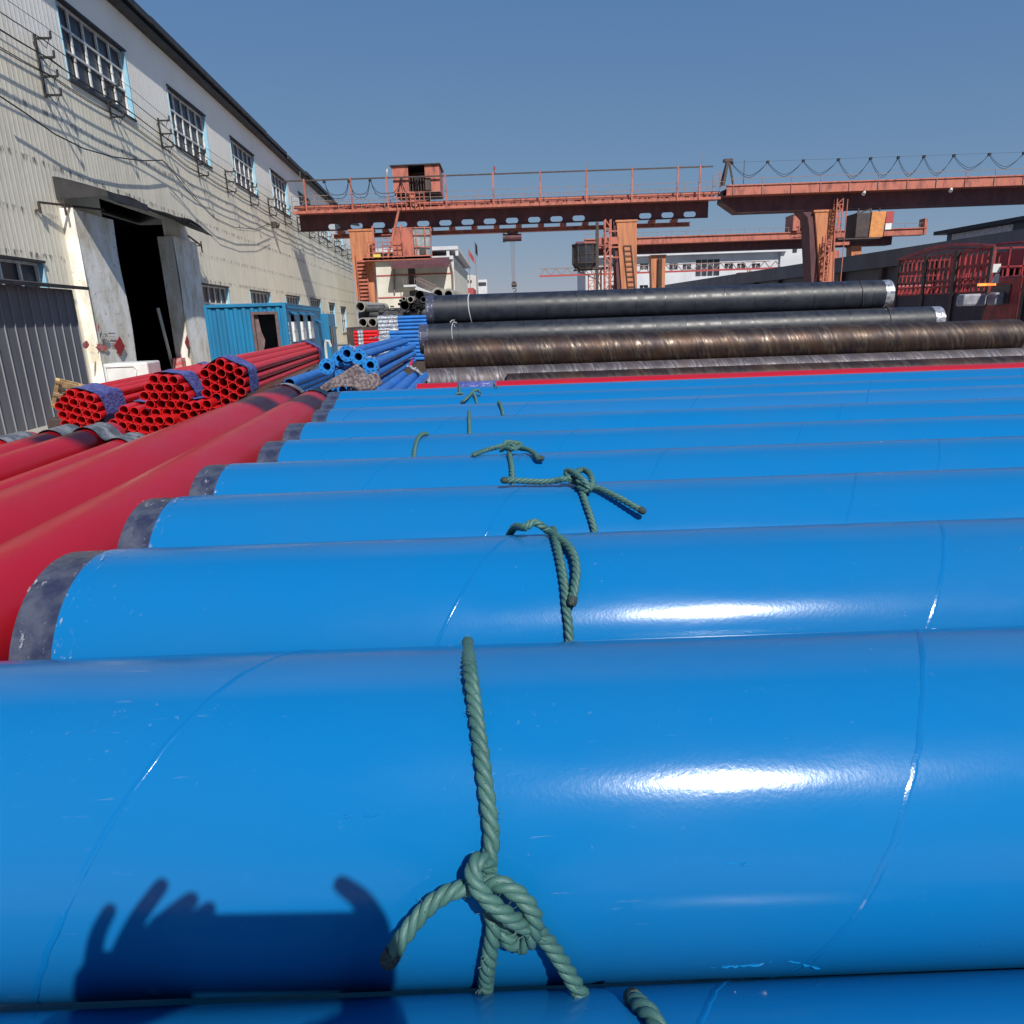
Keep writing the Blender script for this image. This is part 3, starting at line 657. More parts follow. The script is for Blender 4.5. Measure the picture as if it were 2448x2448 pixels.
mb = MB(c1); mb.hexa([(X(-4.9), Y1-.45, zz(5.45)), (X(-4.1), Y1-.3, zz(5.45)), (X(-4.1), Y1+.8, zz(5.45)), (X(-4.9), Y1+.9, zz(5.45)), (X(-4.95), Y1-.5, zz(6.95)), (X(-3.98), Y1-.35, zz(6.95)), (X(-3.98), Y1+.9, zz(6.95)), (X(-4.95), Y1+.9, zz(6.95))]); mb.build('cabin_window', m_cabglass, cab)
mb = MB(c1)
for z in (5.5, 5.95, 6.58, 6.95): mb.bar((X(-4.97), Y1-.56, zz(z)), (X(-3.98), Y1-.42, zz(z)), .06)
for x in (-4.8, -4.3, -3.97): mb.bar((X(x), Y1-.52+.03*(x+5), zz(5.42)), (X(x), Y1-.52+.03*(x+5), zz(7.0)), .06)
mb.build('cabin_frame', m_orange, cab)
MB(c1).box(X(-4.62), X(-4.3), Y1-.58, Y1-.54, zz(5.55), zz(5.9)).build('cabin_hatch', m_dark, cab)
# hoist and hook
mb = MB(c1); mb.cyl((X(.08), Y1+1.6, zz(6.42)), (X(1.1), Y1+1.6, zz(6.42)), .27, 16); mb.box(X(.3), X(.9), Y1+1.45, Y1+1.75, zz(6.45), zz(6.72)); ht = mb.build('hoist', m_maroon, c1)
mb = MB(c1); mb.cyl((X(.02), Y1+1.6, zz(6.42)), (X(.16), Y1+1.6, zz(6.42)), .31, 16)
for x in (.35, .8): mb.cyl((X(x), Y1+1.3, zz(6.68)), (X(x), Y1+1.36, zz(6.68)), .12, 10)
mb.build('motor_end', m_dark, ht)
mb = MB(c1)
for x in (.46, .54, .62, .70): mb.tube([(X(x), Y1+1.6, zz(6.3)), (X(.55+(x-.55)*.6), Y1+1.6, zz(3.95))], .012, 4)
mb.build('hoist_cable', m_rail, ht)
mb = MB(c1); hz2 = zz(3.75); mb.box(X(.5), X(.68), Y1+1.5, Y1+1.7, hz2-.05, hz2+.35); mb.cyl((X(.44), Y1+1.6, hz2+.1), (X(.74), Y1+1.6, hz2+.1), .17, 12)
mb.tube([(X(.59)+.14*math.sin(t), Y1+1.6, hz2-.28-.14*math.cos(t)*-1) for t in [k*PI/8-1.2 for k in range(13)]], .04, 6); mb.build('hook_block', m_dark, ht)
# right leg: mast, second cabin
mb = MB(c1); lattice(mb, X(5.78), X(6.1), Y1+.1, .5, zz(7.1), 13, .09, .5); mb.build('lattice_mast', m_orange, c1)
mb = MB(c1); lattice(mb, X(6.2), X(6.5), Y1+1.5, .5, zz(5.0), 7, .08, .4); lattice(mb, X(5.5), X(5.7), Y1+1.5, .5, zz(4.6), 6, .08, .4)
mb.bar((X(5.45), Y1+.6, zz(6.0)), (X(6.6), Y1+.6, zz(6.0)), .2, .5); mb.bar((X(5.45), Y1+.6, zz(5.65)), (X(6.6), Y1+.6, zz(5.65)), .1); mb.bar((X(5.8), Y1+.5, zz(6.5)), (X(6.5), Y1+.5, zz(6.5)), .1); mb.bar((X(5.8), Y1+.5, zz(5.1)), (X(6.6), Y1+.5, zz(5.1)), .1)
mb.build('mast_brace', m_orange, c1)
mb = MB(c1); mb.bar((X(5.35), Y1+.6, .5), (X(5.38), Y1+.6, zz(7.0)), .22); mb.bar((X(4.1), Y1+.5, zz(4.5)), (X(5.3), Y1+.5, zz(3.95)), .06)
mb.bar((X(4.1), Y1+.5, zz(4.52)), (X(6.1), Y1+.5, zz(4.55)), .12); mb.bar((X(4.1), Y1+1.8, zz(4.52)), (X(6.1), Y1+1.8, zz(4.55)), .12)
for k in range(5): mb.bar((X(4.2+.25*k), Y1+.5, zz(4.5)), (X(4.5+.2*k), Y1+.5, zz(4.2)), .04)
mb.build('cabin_bracket', m_dark, c1)
mb = MB(c1); n = 10; cx, cy = X(4.68), Y1+.9
ring_ = lambda r, z, k=0: [(cx + r*math.cos(2*PI*i/n+.3), cy + r*math.sin(2*PI*i/n+.3), z) for i in range(n)]
mb.add(ring_(.92, zz(5.8)) + ring_(.92, zz(4.85)) + ring_(.7, zz(4.55)), [(i, (i+1)%n, n+(i+1)%n, n+i) for i in range(n)] + [(n+i, n+(i+1)%n, 2*n+(i+1)%n, 2*n+i) for i in range(n)])
cab2 = mb.build('glazed_cabin', m_glass, c1)
mb = MB(c1); mb.add(ring_(1.0, zz(5.82)) + ring_(1.0, zz(5.88)), [tuple(range(n))[::-1], tuple(range(n, 2*n))] + [(i, (i+1)%n, n+(i+1)%n, n+i) for i in range(n)])
for i in range(n):
    a, b, c_ = ring_(.94, zz(5.85))[i], ring_(.94, zz(4.85))[i], ring_(.72, zz(4.55))[i]; mb.bar(a, b, .06); mb.bar(b, c_, .06); mb.bar(b, ring_(.94, zz(4.85))[(i+1)%n], .06); mb.bar(c_, ring_(.72, zz(4.55))[(i+1)%n], .07)
    mb.bar(ring_(.94, zz(5.3))[i], ring_(.94, zz(5.3))[(i+1)%n], .05)
mb.build('cabin_frame', m_dark, cab2)
mb = MB(c1)
for (x, h) in ((-10.9, .55), (-6.2, .62), (-.4, .5), (4.7, .55), (10.95, .7)): mb.tube([(X(x), Y1-.42, zz(9.6)), (X(x)+.05, Y1-.42, zz(9.6)+h)], .02, 5)
mb.build('flag_stick', m_rail, c1)
for x, h, mt, nm in ((-6.22, .62, m_white, 'white'), (-.38, .5, m_redwall, 'red')):
    mb = MB(c1); mb.grid(lambda a, b: (X(x)+.05-.02*a+.13*a*(1-b*.5)+.03*math.sin(9*b), Y1-.42+.04*math.sin(7*a+5*b), zz(9.6)+h-.02-b*.45-.1*a), 4, 6); mb.build('pennant', mt, c1, solid=.004)
# crane 2 (right)
c2 = thing('gantry_crane', 'orange box girder gantry crane on the right under looped festoon cables', 'gantry crane', (X(18.5), Y1, 0), 'gantry cranes in the yard')
zt2, zl2, zb2_ = zz(8.62), zz(8.12), zz(7.26)
x0 = X(12.45); x1 = X(40)
mb = MB(c2); mb.box(x0, x1, Y1-.2, Y1-.12, zl2, zt2-.1); mb.box(x0, x1, Y1-.2, Y1+.85, zl2-.05, zl2); mb.box(x0, x1, Y1-.28, Y1-.02, zt2-.1, zt2-.02); mb.box(x0+.2, x1, Y1+.1, Y1+2.3, zt2-.2, zt2-.14)
mb.build('walkway', m_orange, c2)
mb = MB(c2); P = [(x0, Y1+.85, zt2-.22), (x0, Y1+.85, zl2-.35), (X(13.35), Y1+.85, zb2_), (x1, Y1+.85, zb2_+.06), (x1, Y1+.85, zt2-.22)]; mb.prism(P, (0, 1.3, 0)); mb.build('box_girder', m_maroon, c2)
MB(c2).box(x0+.3, x1, Y1+.2, Y1+.32, zt2-.0, zt2+.05).build('trolley_rail', m_dark, c2)
mb = MB(c2)
mb.bar((X(12.6), Y1-.25, zt2+.38), (x1, Y1-.25, zt2+.38), .035)
k = 0; x = X(12.8)
while x < x1: mb.bar((x, Y1-.25, zl2), (x, Y1-.25, zt2+.4), .045); x += X(1.6)
mb.build('railing', m_rail, c2)
mb = MB(c2); wxs = [12.75, 14.71, 16.67, 18.6, 20.37, 21.89, 23.3, 24.95, 26.9, 28.8, 30.7, 32.5]
for a, b in zip(wxs, wxs[1:]):
    dp = 1.15 if b-a < 1.9 else .85
    for s_ in (0, .10):
        mb.tube([(X(a+(b-a)*t/14), Y1+.1+s_, zz(9.72)-(dp+s_*1.2)*(1-abs(2*t/14-1)**1.6)) for t in range(15)], .016, 4)
mb.bar((X(12.6), Y1+.1, zz(9.78)), (X(33), Y1+.1, zz(9.78)), .012)
for x in wxs: mb.box(X(x)-.09, X(x)+.09, Y1+.04, Y1+.2, zz(9.68), zz(9.80))
mb.build('festoon_cable', m_black2, c2)
mb = MB(c2); mb.bar((X(12.3), Y1+.0, zt2), (X(12.5), Y1+.0, zz(9.9)), .18); mb.bar((X(12.85), Y1+.0, zt2), (X(12.55), Y1+.0, zz(9.85)), .12); mb.bar((X(12.3), Y1+.8, zt2), (X(12.5), Y1+.2, zz(9.9)), .12); mb.box(X(12.28), X(12.75), Y1-.1, Y1+.3, zz(9.8), zz(9.95))
mb.bar((X(13.4), Y1, zt2), (X(13.4), Y1, zz(9.85)), .04); mb.build('end_mast', m_dark, c2)
mb = MB(c2)
for i in range(5): p = Vector((X(11.75), Y1, zz(8.55)+i*.2)); mb.bar(p, p+Vector((.45, 0, .2)), .05)
mb.bar((X(11.72), Y1, zz(8.3)), (X(11.72), Y1, zz(9.15)), .06); mb.bar((X(12.1), Y1, zz(8.2)), (X(12.1), Y1, zz(9.3)), .06); mb.build('end_gate', m_rail, c2)
lg = leg(c2, X(17.7), X(18.95), X(18.75), X(19.25), zb2_, .6, Y1+.75, 1.3, m_orange2)
mb = MB(c2); P = [(X(17.0), Y1+.95, zb2_+.02), (X(17.7)-.005, Y1+.95, zb2_+.02), (X(18.75)-.005, Y1+.95, .6), (X(18.2), Y1+.95, .6), (X(17.52), Y1+.95, zz(6.4)), (X(17.4), Y1+.95, zz(6.9))]; mb.prism(P, (0, 1.5, 0)); mb.build('leg_flange', m_maroon, lg)
mb = MB(c2); lattice(mb, X(18.72), X(19.05), Y1+.1, zz(5.9), zz(7.75), 6, .07, .5); lattice(mb, X(18.3), X(18.62), Y1+.2, .5, zz(5.85), 12, .08, .5)
mb.bar((X(18.72), Y1+.1, zz(5.9)), (X(19.0), Y1+.1, .5), .1); mb.bar((X(19.3), Y1+.1, zz(7.7)), (X(19.3), Y1+.1, .5), .05); mb.build('caged_ladder', m_orange, c2)
mb = MB(c2); mb.box(X(17.7), X(19.6), Y1-3, Y1+6, .12, .6)
for yy in (-2.2, -.6, 3, 4.8): mb.cyl((X(18.9), Y1+yy, .25), (X(19.1), Y1+yy, .25), .25, 14)
mb.build('end_carriage', m_orange2, c2)
mb = MB(c2); mb.box(X(19.9), X(21.55), Y1+.1, Y1+1.8, zz(5.68), zz(6.98)); cb_ = mb.build('driver_cabin', m_dark, c2, bevel=.04)
mb = MB(c2); mb.hexa([(X(20.65), Y1-.02, zz(5.66)), (X(21.4), Y1-.02, zz(5.66)), (X(21.4), Y1+.09, zz(5.66)), (X(20.65), Y1+.09, zz(5.66)), (X(20.7), Y1-.02, zz(7.0)), (X(21.5), Y1-.02, zz(7.0)), (X(21.5), Y1+.09, zz(7.0)), (X(20.7), Y1+.09, zz(7.0))]); mb.build('cabin_door', mat('cabin_door_orange', (.66, .27, .08), (.5, .2, .07), 3, rough=.5), cb_)
mb = MB(c2); mb.box(X(21.56), X(21.98), Y1+.1, Y1+1.8, zz(6.4), zz(7.0)); mb.build('cabin_side', m_redwall, cb_)
mb = MB(c2); mb.box(X(21.56), X(21.9), Y1+.1, Y1+1.7, zz(6.05), zz(6.38)); mb.build('cabin_window', m_white, cb_)
mb = MB(c2); mb.box(X(18.9), X(21.3), Y1, Y1+1.9, zz(5.58), zz(5.66)); mb.bar((X(20.2), Y1+.8, zz(7)), (X(20.2), Y1+.8, zb2_), .09); mb.bar((X(21.4), Y1+.8, zz(7)), (X(21.4), Y1+.8, zb2_), .09)
mb.bar((X(20.9), Y1+.8, zz(7)), (X(20.9), Y1+.8, zb2_), .09); mb.bar((X(19.9), Y1+.3, zz(6.95)), (X(20.7), Y1+.3, zz(7.15)), .12)
mb.build('cabin_platform', m_dark, c2)
mb = MB(c2)
for x, z in ((20.1, 8.0), (24.9, 8.02)): mb.cyl((X(x), Y1-.2, zl2-.12), (X(x)-.2, Y1-.45, zl2-.32), .07, 10, r2=.13)
mb.build('flood_lamp', m_white, c2)
# crane 3 (rear)
Y3 = 84.5; K3 = Y3/64; X3 = lambda x: x*K3; z3f = lambda z: CZ+(z-CZ)*K3
c3 = thing('gantry_crane', 'far orange gantry crane seen between the two nearer cranes with small roof hut', 'gantry crane', (X3(22), Y3, 0), 'gantry cranes in the yard')
a0, a1 = X3(7), X3(36.3)
mb = MB(c3); mb.box(a0, a1, Y3-.1, Y3, z3f(7.66), z3f(8.1)); mb.box(a0, a1, Y3-.15, Y3+1.3, z3f(7.6), z3f(7.65)); mb.box(a0, a1, Y3-.25, Y3+.1, z3f(8.1), z3f(8.18)); mb.box(a1-.3, a1, Y3-.2, Y3+1, z3f(7.6), z3f(8.9)); mb.build('walkway', m_orange, c3)
mb = MB(c3); mb.box(a0, X3(34), Y3+1.3, Y3+2.8, z3f(6.95), z3f(8.0)); mb.build('box_girder', m_maroon, c3)
mb = MB(c3)
for i in range(24): x = a0+i*X3(1.25); mb.bar((x, Y3, z3f(8.1)), (x, Y3, z3f(8.55)), .04)
mb.bar((a0, Y3, z3f(8.55)), (a1, Y3, z3f(8.55)), .04)
for s_ in (0, .5, 1.3): mb.tube([(X3(31.5+s_), Y3, z3f(8.2)), (X3(31.6+s_), Y3, z3f(8.9)), (X3(31.9+s_), Y3, z3f(8.7))], .05, 4)
mb.build('railing', m_rail, c3)
leg(c3, X3(12.95), X3(14.25), X3(13.2), X3(14.2), z3f(6.8), .6, Y3+1.3, 1.3, m_orange2)
mb = MB(c3); lattice(mb, X3(13.6), X3(13.85), Y3+.9, .5, z3f(6.7), 18, .07, .3); mb.build('ladder', m_dark, c3)
leg(c3, X3(30.5), X3(31.4), X3(30.9), X3(31.5), z3f(6.98), .6, Y3+1.3, 1.3, m_orange2)
mb = MB(c3); lattice(mb, X3(30.95), X3(31.3), Y3+.9, .5, z3f(6.3), 14, .08, .3); mb.build('ladder', m_orange, c3)
mb = MB(c3); mb.box(X3(24.7), X3(25.3), Y3-.5, Y3+1.8, z3f(8.25), z3f(9.45)); mb.box(X3(25.9), X3(26.7), Y3-.5, Y3+1.8, z3f(8.25), z3f(9.45)); mb.box(X3(24.7), X3(26.7), Y3-.55, Y3+1.9, z3f(9.45), z3f(9.55)); mb.box(X3(25.3), X3(25.9), Y3+.5, Y3+.6, z3f(8.25), z3f(9.4)); mb.build('roof_hut', m_orange, c3)
mb = MB(c3)
for i in range(5): x = X3(25.2+.3*i); mb.bar((x, Y3-.6, z3f(7.6)), (x, Y3-.6, z3f(8.6)), .05)
for z in (8.1, 8.6): mb.bar((X3(25), Y3-.6, z3f(z)), (X3(26.8), Y3-.6, z3f(z)), .05)
mb.build('hut_guard', m_orange, c3)
mb = MB(c3); mb.box(X3(28.0), X3(29.9), Y3+.2, Y3+.9, z3f(7.0), z3f(7.9)); mb.box(X3(28.0), X3(29.2), Y3+.5, Y3+1.2, z3f(5.9), z3f(6.6)); mb.build('motor_box', m_orange, c3)
# truss crane further back
Y4 = 100; K4 = Y4/78; z4f = lambda z: CZ+(z-CZ)*K4
c4 = thing('truss_crane', 'low lattice truss crane bridge in front of the white office block', 'gantry crane', (22*K4, Y4, 0))
mb = MB(c4); p0, p1 = 3.8*K4, 29.3*K4
mb.bar((p0, Y4, z4f(6.72)), (p1-1.5, Y4, z4f(6.72)), .12); n = 22
for i in range(n):
    a = p0+(p1-p0)*i/n; b = p0+(p1-p0)*(i+1)/n; m_ = (a+b)/2
    mb.bar((a, Y4, z4f(6.05)), (m_, Y4, z4f(6.7)), .10); mb.bar((m_, Y4, z4f(6.7)), (b, Y4, z4f(6.05)), .10)
mb.build('truss', m_rail, c4)
mb = MB(c4); mb.box(p0, p1, Y4-.1, Y4+.1, z4f(5.92), z4f(6.1)); mb.build('bottom_rail', m_redwall, c4)
mb = MB(c4); xx = 25.0*K4; mb.box(xx, xx+1.3, Y4+.2, Y4+1.6, z4f(4.2), z4f(5.7)); lattice(mb, xx+1.3, xx+3, Y4, .3, z4f(5.9), 5, .12, .8); lattice(mb, 9*K4, 9*K4+.8, Y4+.3, .3, z4f(6.0), 9, .1, .5); mb.box(xx-.8, xx+3.4, Y4-2, Y4+2, 0, .4); mb.box(9*K4-1, 9*K4+2, Y4-2, Y4+2, 0, .4); mb.build('leg', m_orange, c4)
mb = MB(c4); mb.box(xx-1.5, xx-.1, Y4, Y4+1.2, z4f(4.4), z4f(5.2)); mb.build('cabin', m_white, c4)
# ---------------------------------------------------------------- white buildings beyond the cranes
Yb = 78.0
def bx(px, py, Y=Yb): return at(px, py, Y)
lft, rgt = bx(905, 720).x, bx(1087, 720).x; top = bx(1087, 620).z
wb = thing('warehouse_end', 'cream gabled warehouse end wall with outside stair and red lines', 'warehouse', (lft/2+rgt/2, Yb, 0))
mb = MB(wb); mb.box(lft, rgt, Yb, Yb+30, 0, top); mb.build('wall', m_cream, wb)
mb = MB(wb); ov = bx(1096, 606).x; mb.box(lft-.5, rgt+.1, Yb-.5, Yb+30, top, top+.35); mb.box(lft-.5, ov, Yb-.3, Yb+30, top+.95, top+1.3)
for x in (bx(1068, 610).x, ov-.3, bx(1000, 610).x): mb.box(x, x+.3, Yb-.2, Yb+.1, top+.35, top+.95)
mb.box(rgt-.15, rgt+.12, Yb-.25, Yb-.02, 0, top); mb.build('roof', m_wht2, wb)
mb = MB(wb); zc = bx(1000, 630).z; mb.prism([(bx(942, 630).x, Yb-2.2, zc-.25), (bx(942, 630).x, Yb-.05, zc+.7), (bx(942, 630).x, Yb-.05, zc+.5), (bx(942, 630).x, Yb-2.2, zc-.6)], (bx(1076, 630).x-bx(942, 630).x, 0, 0)); mb.build('awning', m_maroon, wb)
mb = MB(wb)
for py in (656, 709): z = bx(1000, py).z; mb.box(lft, bx(1078, py).x, Yb-.06, Yb-.01, z-.06, z+.06)
mb.build('red_line', m_redwall, wb)
mb = MB(wb); mb.box(bx(975, 640).x, bx(992, 640).x, Yb-.05, Yb-.01, bx(985, 681).z, bx(985, 640).z); mb.box(bx(975, 640).x, bx(997, 640).x, Yb-.05, Yb-.01, bx(985, 720).z, bx(985, 695).z); mb.build('door', m_glass, wb)
mb = MB(wb); zs = bx(985, 682).z; mb.box(bx(966, 640).x, bx(996, 640).x, Yb-1.4, Yb-.06, zs-.2, zs); mb.box(bx(966, 640).x, bx(996, 640).x, Yb-.9, Yb-.06, bx(985, 641).z, bx(985, 637).z)
n = 9; xa, xb = bx(996, 690).x, bx(1046, 690).x; z0_, z1_ = zs, bx(1040, 702).z
for i in range(n): f = i/n; mb.box(xa+(xb-xa)*f, xa+(xb-xa)*(f+1/n)+.01, Yb-1.3, Yb-.1, z0_+(z1_-z0_)*f-.5, z0_+(z1_-z0_)*f-.15)
mb.build('stair', m_wht2, wb)
mb = MB(wb); hA = Vector((xa, Yb-1.35, zs+.95)); hB = Vector((xb, Yb-1.35, z1_+.75))
for o in (0, -.4): mb.bar(hA+Vector((0, 0, o)), hB+Vector((0, 0, o)), .06)
for i in range(14): p = hA.lerp(hB, i/13); mb.bar(p, p-Vector((0, 0, .9)), .04)
for x in (bx(966, 640).x, bx(973, 640).x): mb.bar((x, Yb-1.4, zs), (x, Yb-1.4, zs+.95), .06)
mb.bar((bx(966, 640).x, Yb-1.4, zs+.95), (bx(973, 640).x, Yb-1.4, zs+.95), .05); mb.build('handrail', m_rail, wb)
mb = MB(wb); mb.tube([(bx(941, 640).x, Yb-.2, bx(941, 640).z), (bx(944, 700).x, Yb-.2, bx(944, 701).z)], .09, 6); mb.tube([(bx(1078, 640).x, Yb-.3, zc), (bx(1083, 660).x, Yb-.3, bx(1083, 655).z), (bx(1084, 700).x, Yb-.3, bx(1084, 698).z)], .08, 6); mb.build('drain_pipe', m_rail, wb)
for (xa_, xb_, yt, Yd, mt, nm, lb) in ((1094, 1140, 658, 140, m_far, 'far_block', 'beige stepped building far behind the warehouse'), (1138, 1165, 668, 150, m_wht2, 'far_block', 'pale white building with one band window far away'), (1092, 1132, 688, 120, m_redwall, 'red_outbuilding', 'low stepped red building beside the cream warehouse')):
    o = thing(nm, lb, 'building', (at(xa_, 700, Yd).x, Yd, 0)); mb = MB(o)
    mb.box(at(xa_, 700, Yd).x, at(xb_, 700, Yd).x, Yd, Yd+12, 0, at(xb_, yt, Yd).z)
    if mt is m_redwall: mb.box(at(1092, 700, Yd).x, at(1104, 700, Yd).x, Yd-.01, Yd+12, 0, at(1104, 677, Yd).z)
    if mt is m_far: mb.box(at(1108, 700, Yd).x, at(1132, 700, Yd).x, Yd+.5, Yd+9, 0, at(1130, 657, Yd).z)
    mb.build('wall', mt, o)
    if mt is m_wht2: MB(o).box(at(1145, 700, Yd).x, at(1163, 700, Yd).x, Yd-.1, Yd-.02, at(1150, 683, Yd).z, at(1150, 675, Yd).z).build('window', m_glass, o)
    if mt is m_far:
        q = MB(o)
        for i in range(3): q.box(at(1112+7*i, 700, Yd).x, at(1115+7*i, 700, Yd).x, Yd-.1, Yd-.02, at(1120, 676, Yd).z, at(1120, 670, Yd).z)
        q.build('window', m_glass, o)
for (px, pt, pb, clr, lb) in ((1120, 594, 612, m_redwall, 'distant flagpole with drooping red flag above the red outbuilding'), (1135, 577, 602, m_glass, 'taller distant flagpole with limp dark flag')):
    p = at(px, pt, 130); o = thing('flagpole', lb, 'flagpole', (p.x, 130, 0), 'distant flagpoles')
    mb = MB(o); mb.cyl((p.x, 130, 0), (p.x, 130, p.z), .05, 8); mb.build('pole', m_rail, o)
    mb = MB(o); mb.grid(lambda a, b: (p.x+.05+(.9 if clr is m_redwall else .35)*a, 130+.1*math.sin(6*a), p.z-.15-1.5*a*(1 if clr is m_redwall else .4)-(1.0 if clr is m_redwall else 1.8)*b), 5, 5); mb.build('flag', clr, o, solid=.01)
# long white office block
Yo = 125.0; ob = thing('office_block', 'long white two storey office block with maroon roof behind truss crane', 'office', (at(1700, 700, Yo).x, Yo, 0))
xo0, xo1 = at(1400, 700, Yo).x, at(1858, 700, Yo).x; P_ = lambda px, py: at(px, py, Yo)
zt_o = P_(1700, 608).z; ops2 = []
for px in (1455, 1530, 1600, 1632, 1732, 1762, 1797): ops2.append((P_(px, 640).x, P_(px+20, 640).x, P_(px, 645).z, P_(px, 630).z))
for px in (1455, 1530, 1600, 1632, 1730, 1762): ops2.append((P_(px, 640).x, P_(px+20, 640).x, P_(px, 688).z-.4, P_(px, 676).z-.4))
ops2.append((P_(1663, 640).x, P_(1720, 640).x, P_(1690, 660).z, P_(1690, 620).z)); ops2.append((P_(1663, 640).x, P_(1720, 640).x, P_(1690, 682).z-.6, P_(1690, 667).z-.2))
mb = MB(ob)
us = sorted({xo0, xo1} | {o[0] for o in ops2} | {o[1] for o in ops2})
for a, b in zip(us, us[1:]):
    m_ = (a+b)/2; hs_ = sorted([(o[2], o[3]) for o in ops2 if o[0] < m_ < o[1]]); z = 0
    for h0, h1 in hs_: mb.box(a, b, Yo, Yo+.4, z, h0); z = h1
    mb.box(a, b, Yo, Yo+.4, z, zt_o)
mb.box(xo0, xo1, Yo+.5, Yo+14, 0, zt_o); mb.box(xo0-1, xo1+.8, Yo-1.2, Yo+14, zt_o, zt_o+.9); xt = P_(1925, 600).x
mb.box(xo1, xt, Yo-.5, Yo+14, 0, P_(1900, 590).z); mb.build('wall', m_wht2, ob)
for o in ops2:
    mb = MB(ob); mb.box(o[0], o[1], Yo+.3, Yo+.45, o[2], o[3]); wo = mb.build('window', m_glass, ob)
    mb = MB(ob); n_ = 2 if o[1]-o[0] < 3 else 4
    for k_ in range(1, n_): x_ = o[0]+(o[1]-o[0])*k_/n_; mb.box(x_-.05, x_+.05, Yo+.24, Yo+.29, o[2], o[3])
    mb.build('mullion', m_wht2, wo)
mb = MB(ob); z_ = zt_o+.9; mb.prism([(xo0-1, Yo-1, z_), (xo0-1, Yo+6, z_+2.4), (xo0-1, Yo+13, z_)], (xo1-xo0+1, 0, 0)); mb.build('roof', m_maroof, ob)
for px in (1650, 1735, 1812, 1862):
    x = P_(px, 600).x; mb = MB(ob); mb.box(x-.9, x-.6, Yo-1.2, Yo+1, z_, z_+1); mb.box(x+.6, x+.9, Yo-1.2, Yo+1, z_, z_+1); mb.box(x-.6, x+.6, Yo-1.2, Yo+1, z_, z_+.35); mb.build('roof_dormer', m_wht2, ob)
MB(ob).box(P_(1892, 600).x, P_(1902, 600).x, Yo-.6, Yo-.51, P_(1897, 604).z, P_(1897, 592).z).build('stair_window', m_glass, ob)
# ---------------------------------------------------------------- dark open shed on the right (in its own shade)
bR = 33.0
Ms = Matrix((ud, -nd, Vector((0, 0, 1)))).transposed().to_4x4(); Ms.translation = (bR, 0, 0)   # local x along, y towards the left, so the shed body is at negative y
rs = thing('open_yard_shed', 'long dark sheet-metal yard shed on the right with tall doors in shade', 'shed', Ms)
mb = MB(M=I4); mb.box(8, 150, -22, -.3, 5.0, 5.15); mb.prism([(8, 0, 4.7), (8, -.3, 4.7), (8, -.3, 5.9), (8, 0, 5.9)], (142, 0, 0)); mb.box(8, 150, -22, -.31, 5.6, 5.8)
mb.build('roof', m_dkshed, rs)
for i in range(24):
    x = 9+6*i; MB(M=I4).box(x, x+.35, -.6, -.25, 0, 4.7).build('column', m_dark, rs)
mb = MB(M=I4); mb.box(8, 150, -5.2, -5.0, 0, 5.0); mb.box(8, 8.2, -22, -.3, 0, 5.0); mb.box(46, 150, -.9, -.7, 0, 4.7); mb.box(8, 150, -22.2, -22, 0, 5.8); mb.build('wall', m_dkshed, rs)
# raised rear roof with a bright clerestory strip
rb_ = thing('high_bay_shed', 'taller dark roofed bay rising behind the open yard shed', 'shed', Ms)
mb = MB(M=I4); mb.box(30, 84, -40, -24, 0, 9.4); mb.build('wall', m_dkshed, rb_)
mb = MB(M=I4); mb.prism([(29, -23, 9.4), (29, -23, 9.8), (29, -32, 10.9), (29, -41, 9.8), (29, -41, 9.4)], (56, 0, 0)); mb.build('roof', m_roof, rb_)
mb = MB(M=I4); mb.box(32, 58, -23.98, -23.9, 7.8, 9.2); mb.box(74, 83, -23.98, -23.9, 8.2, 9.3); mb.build('clerestory', m_whitef, rb_)
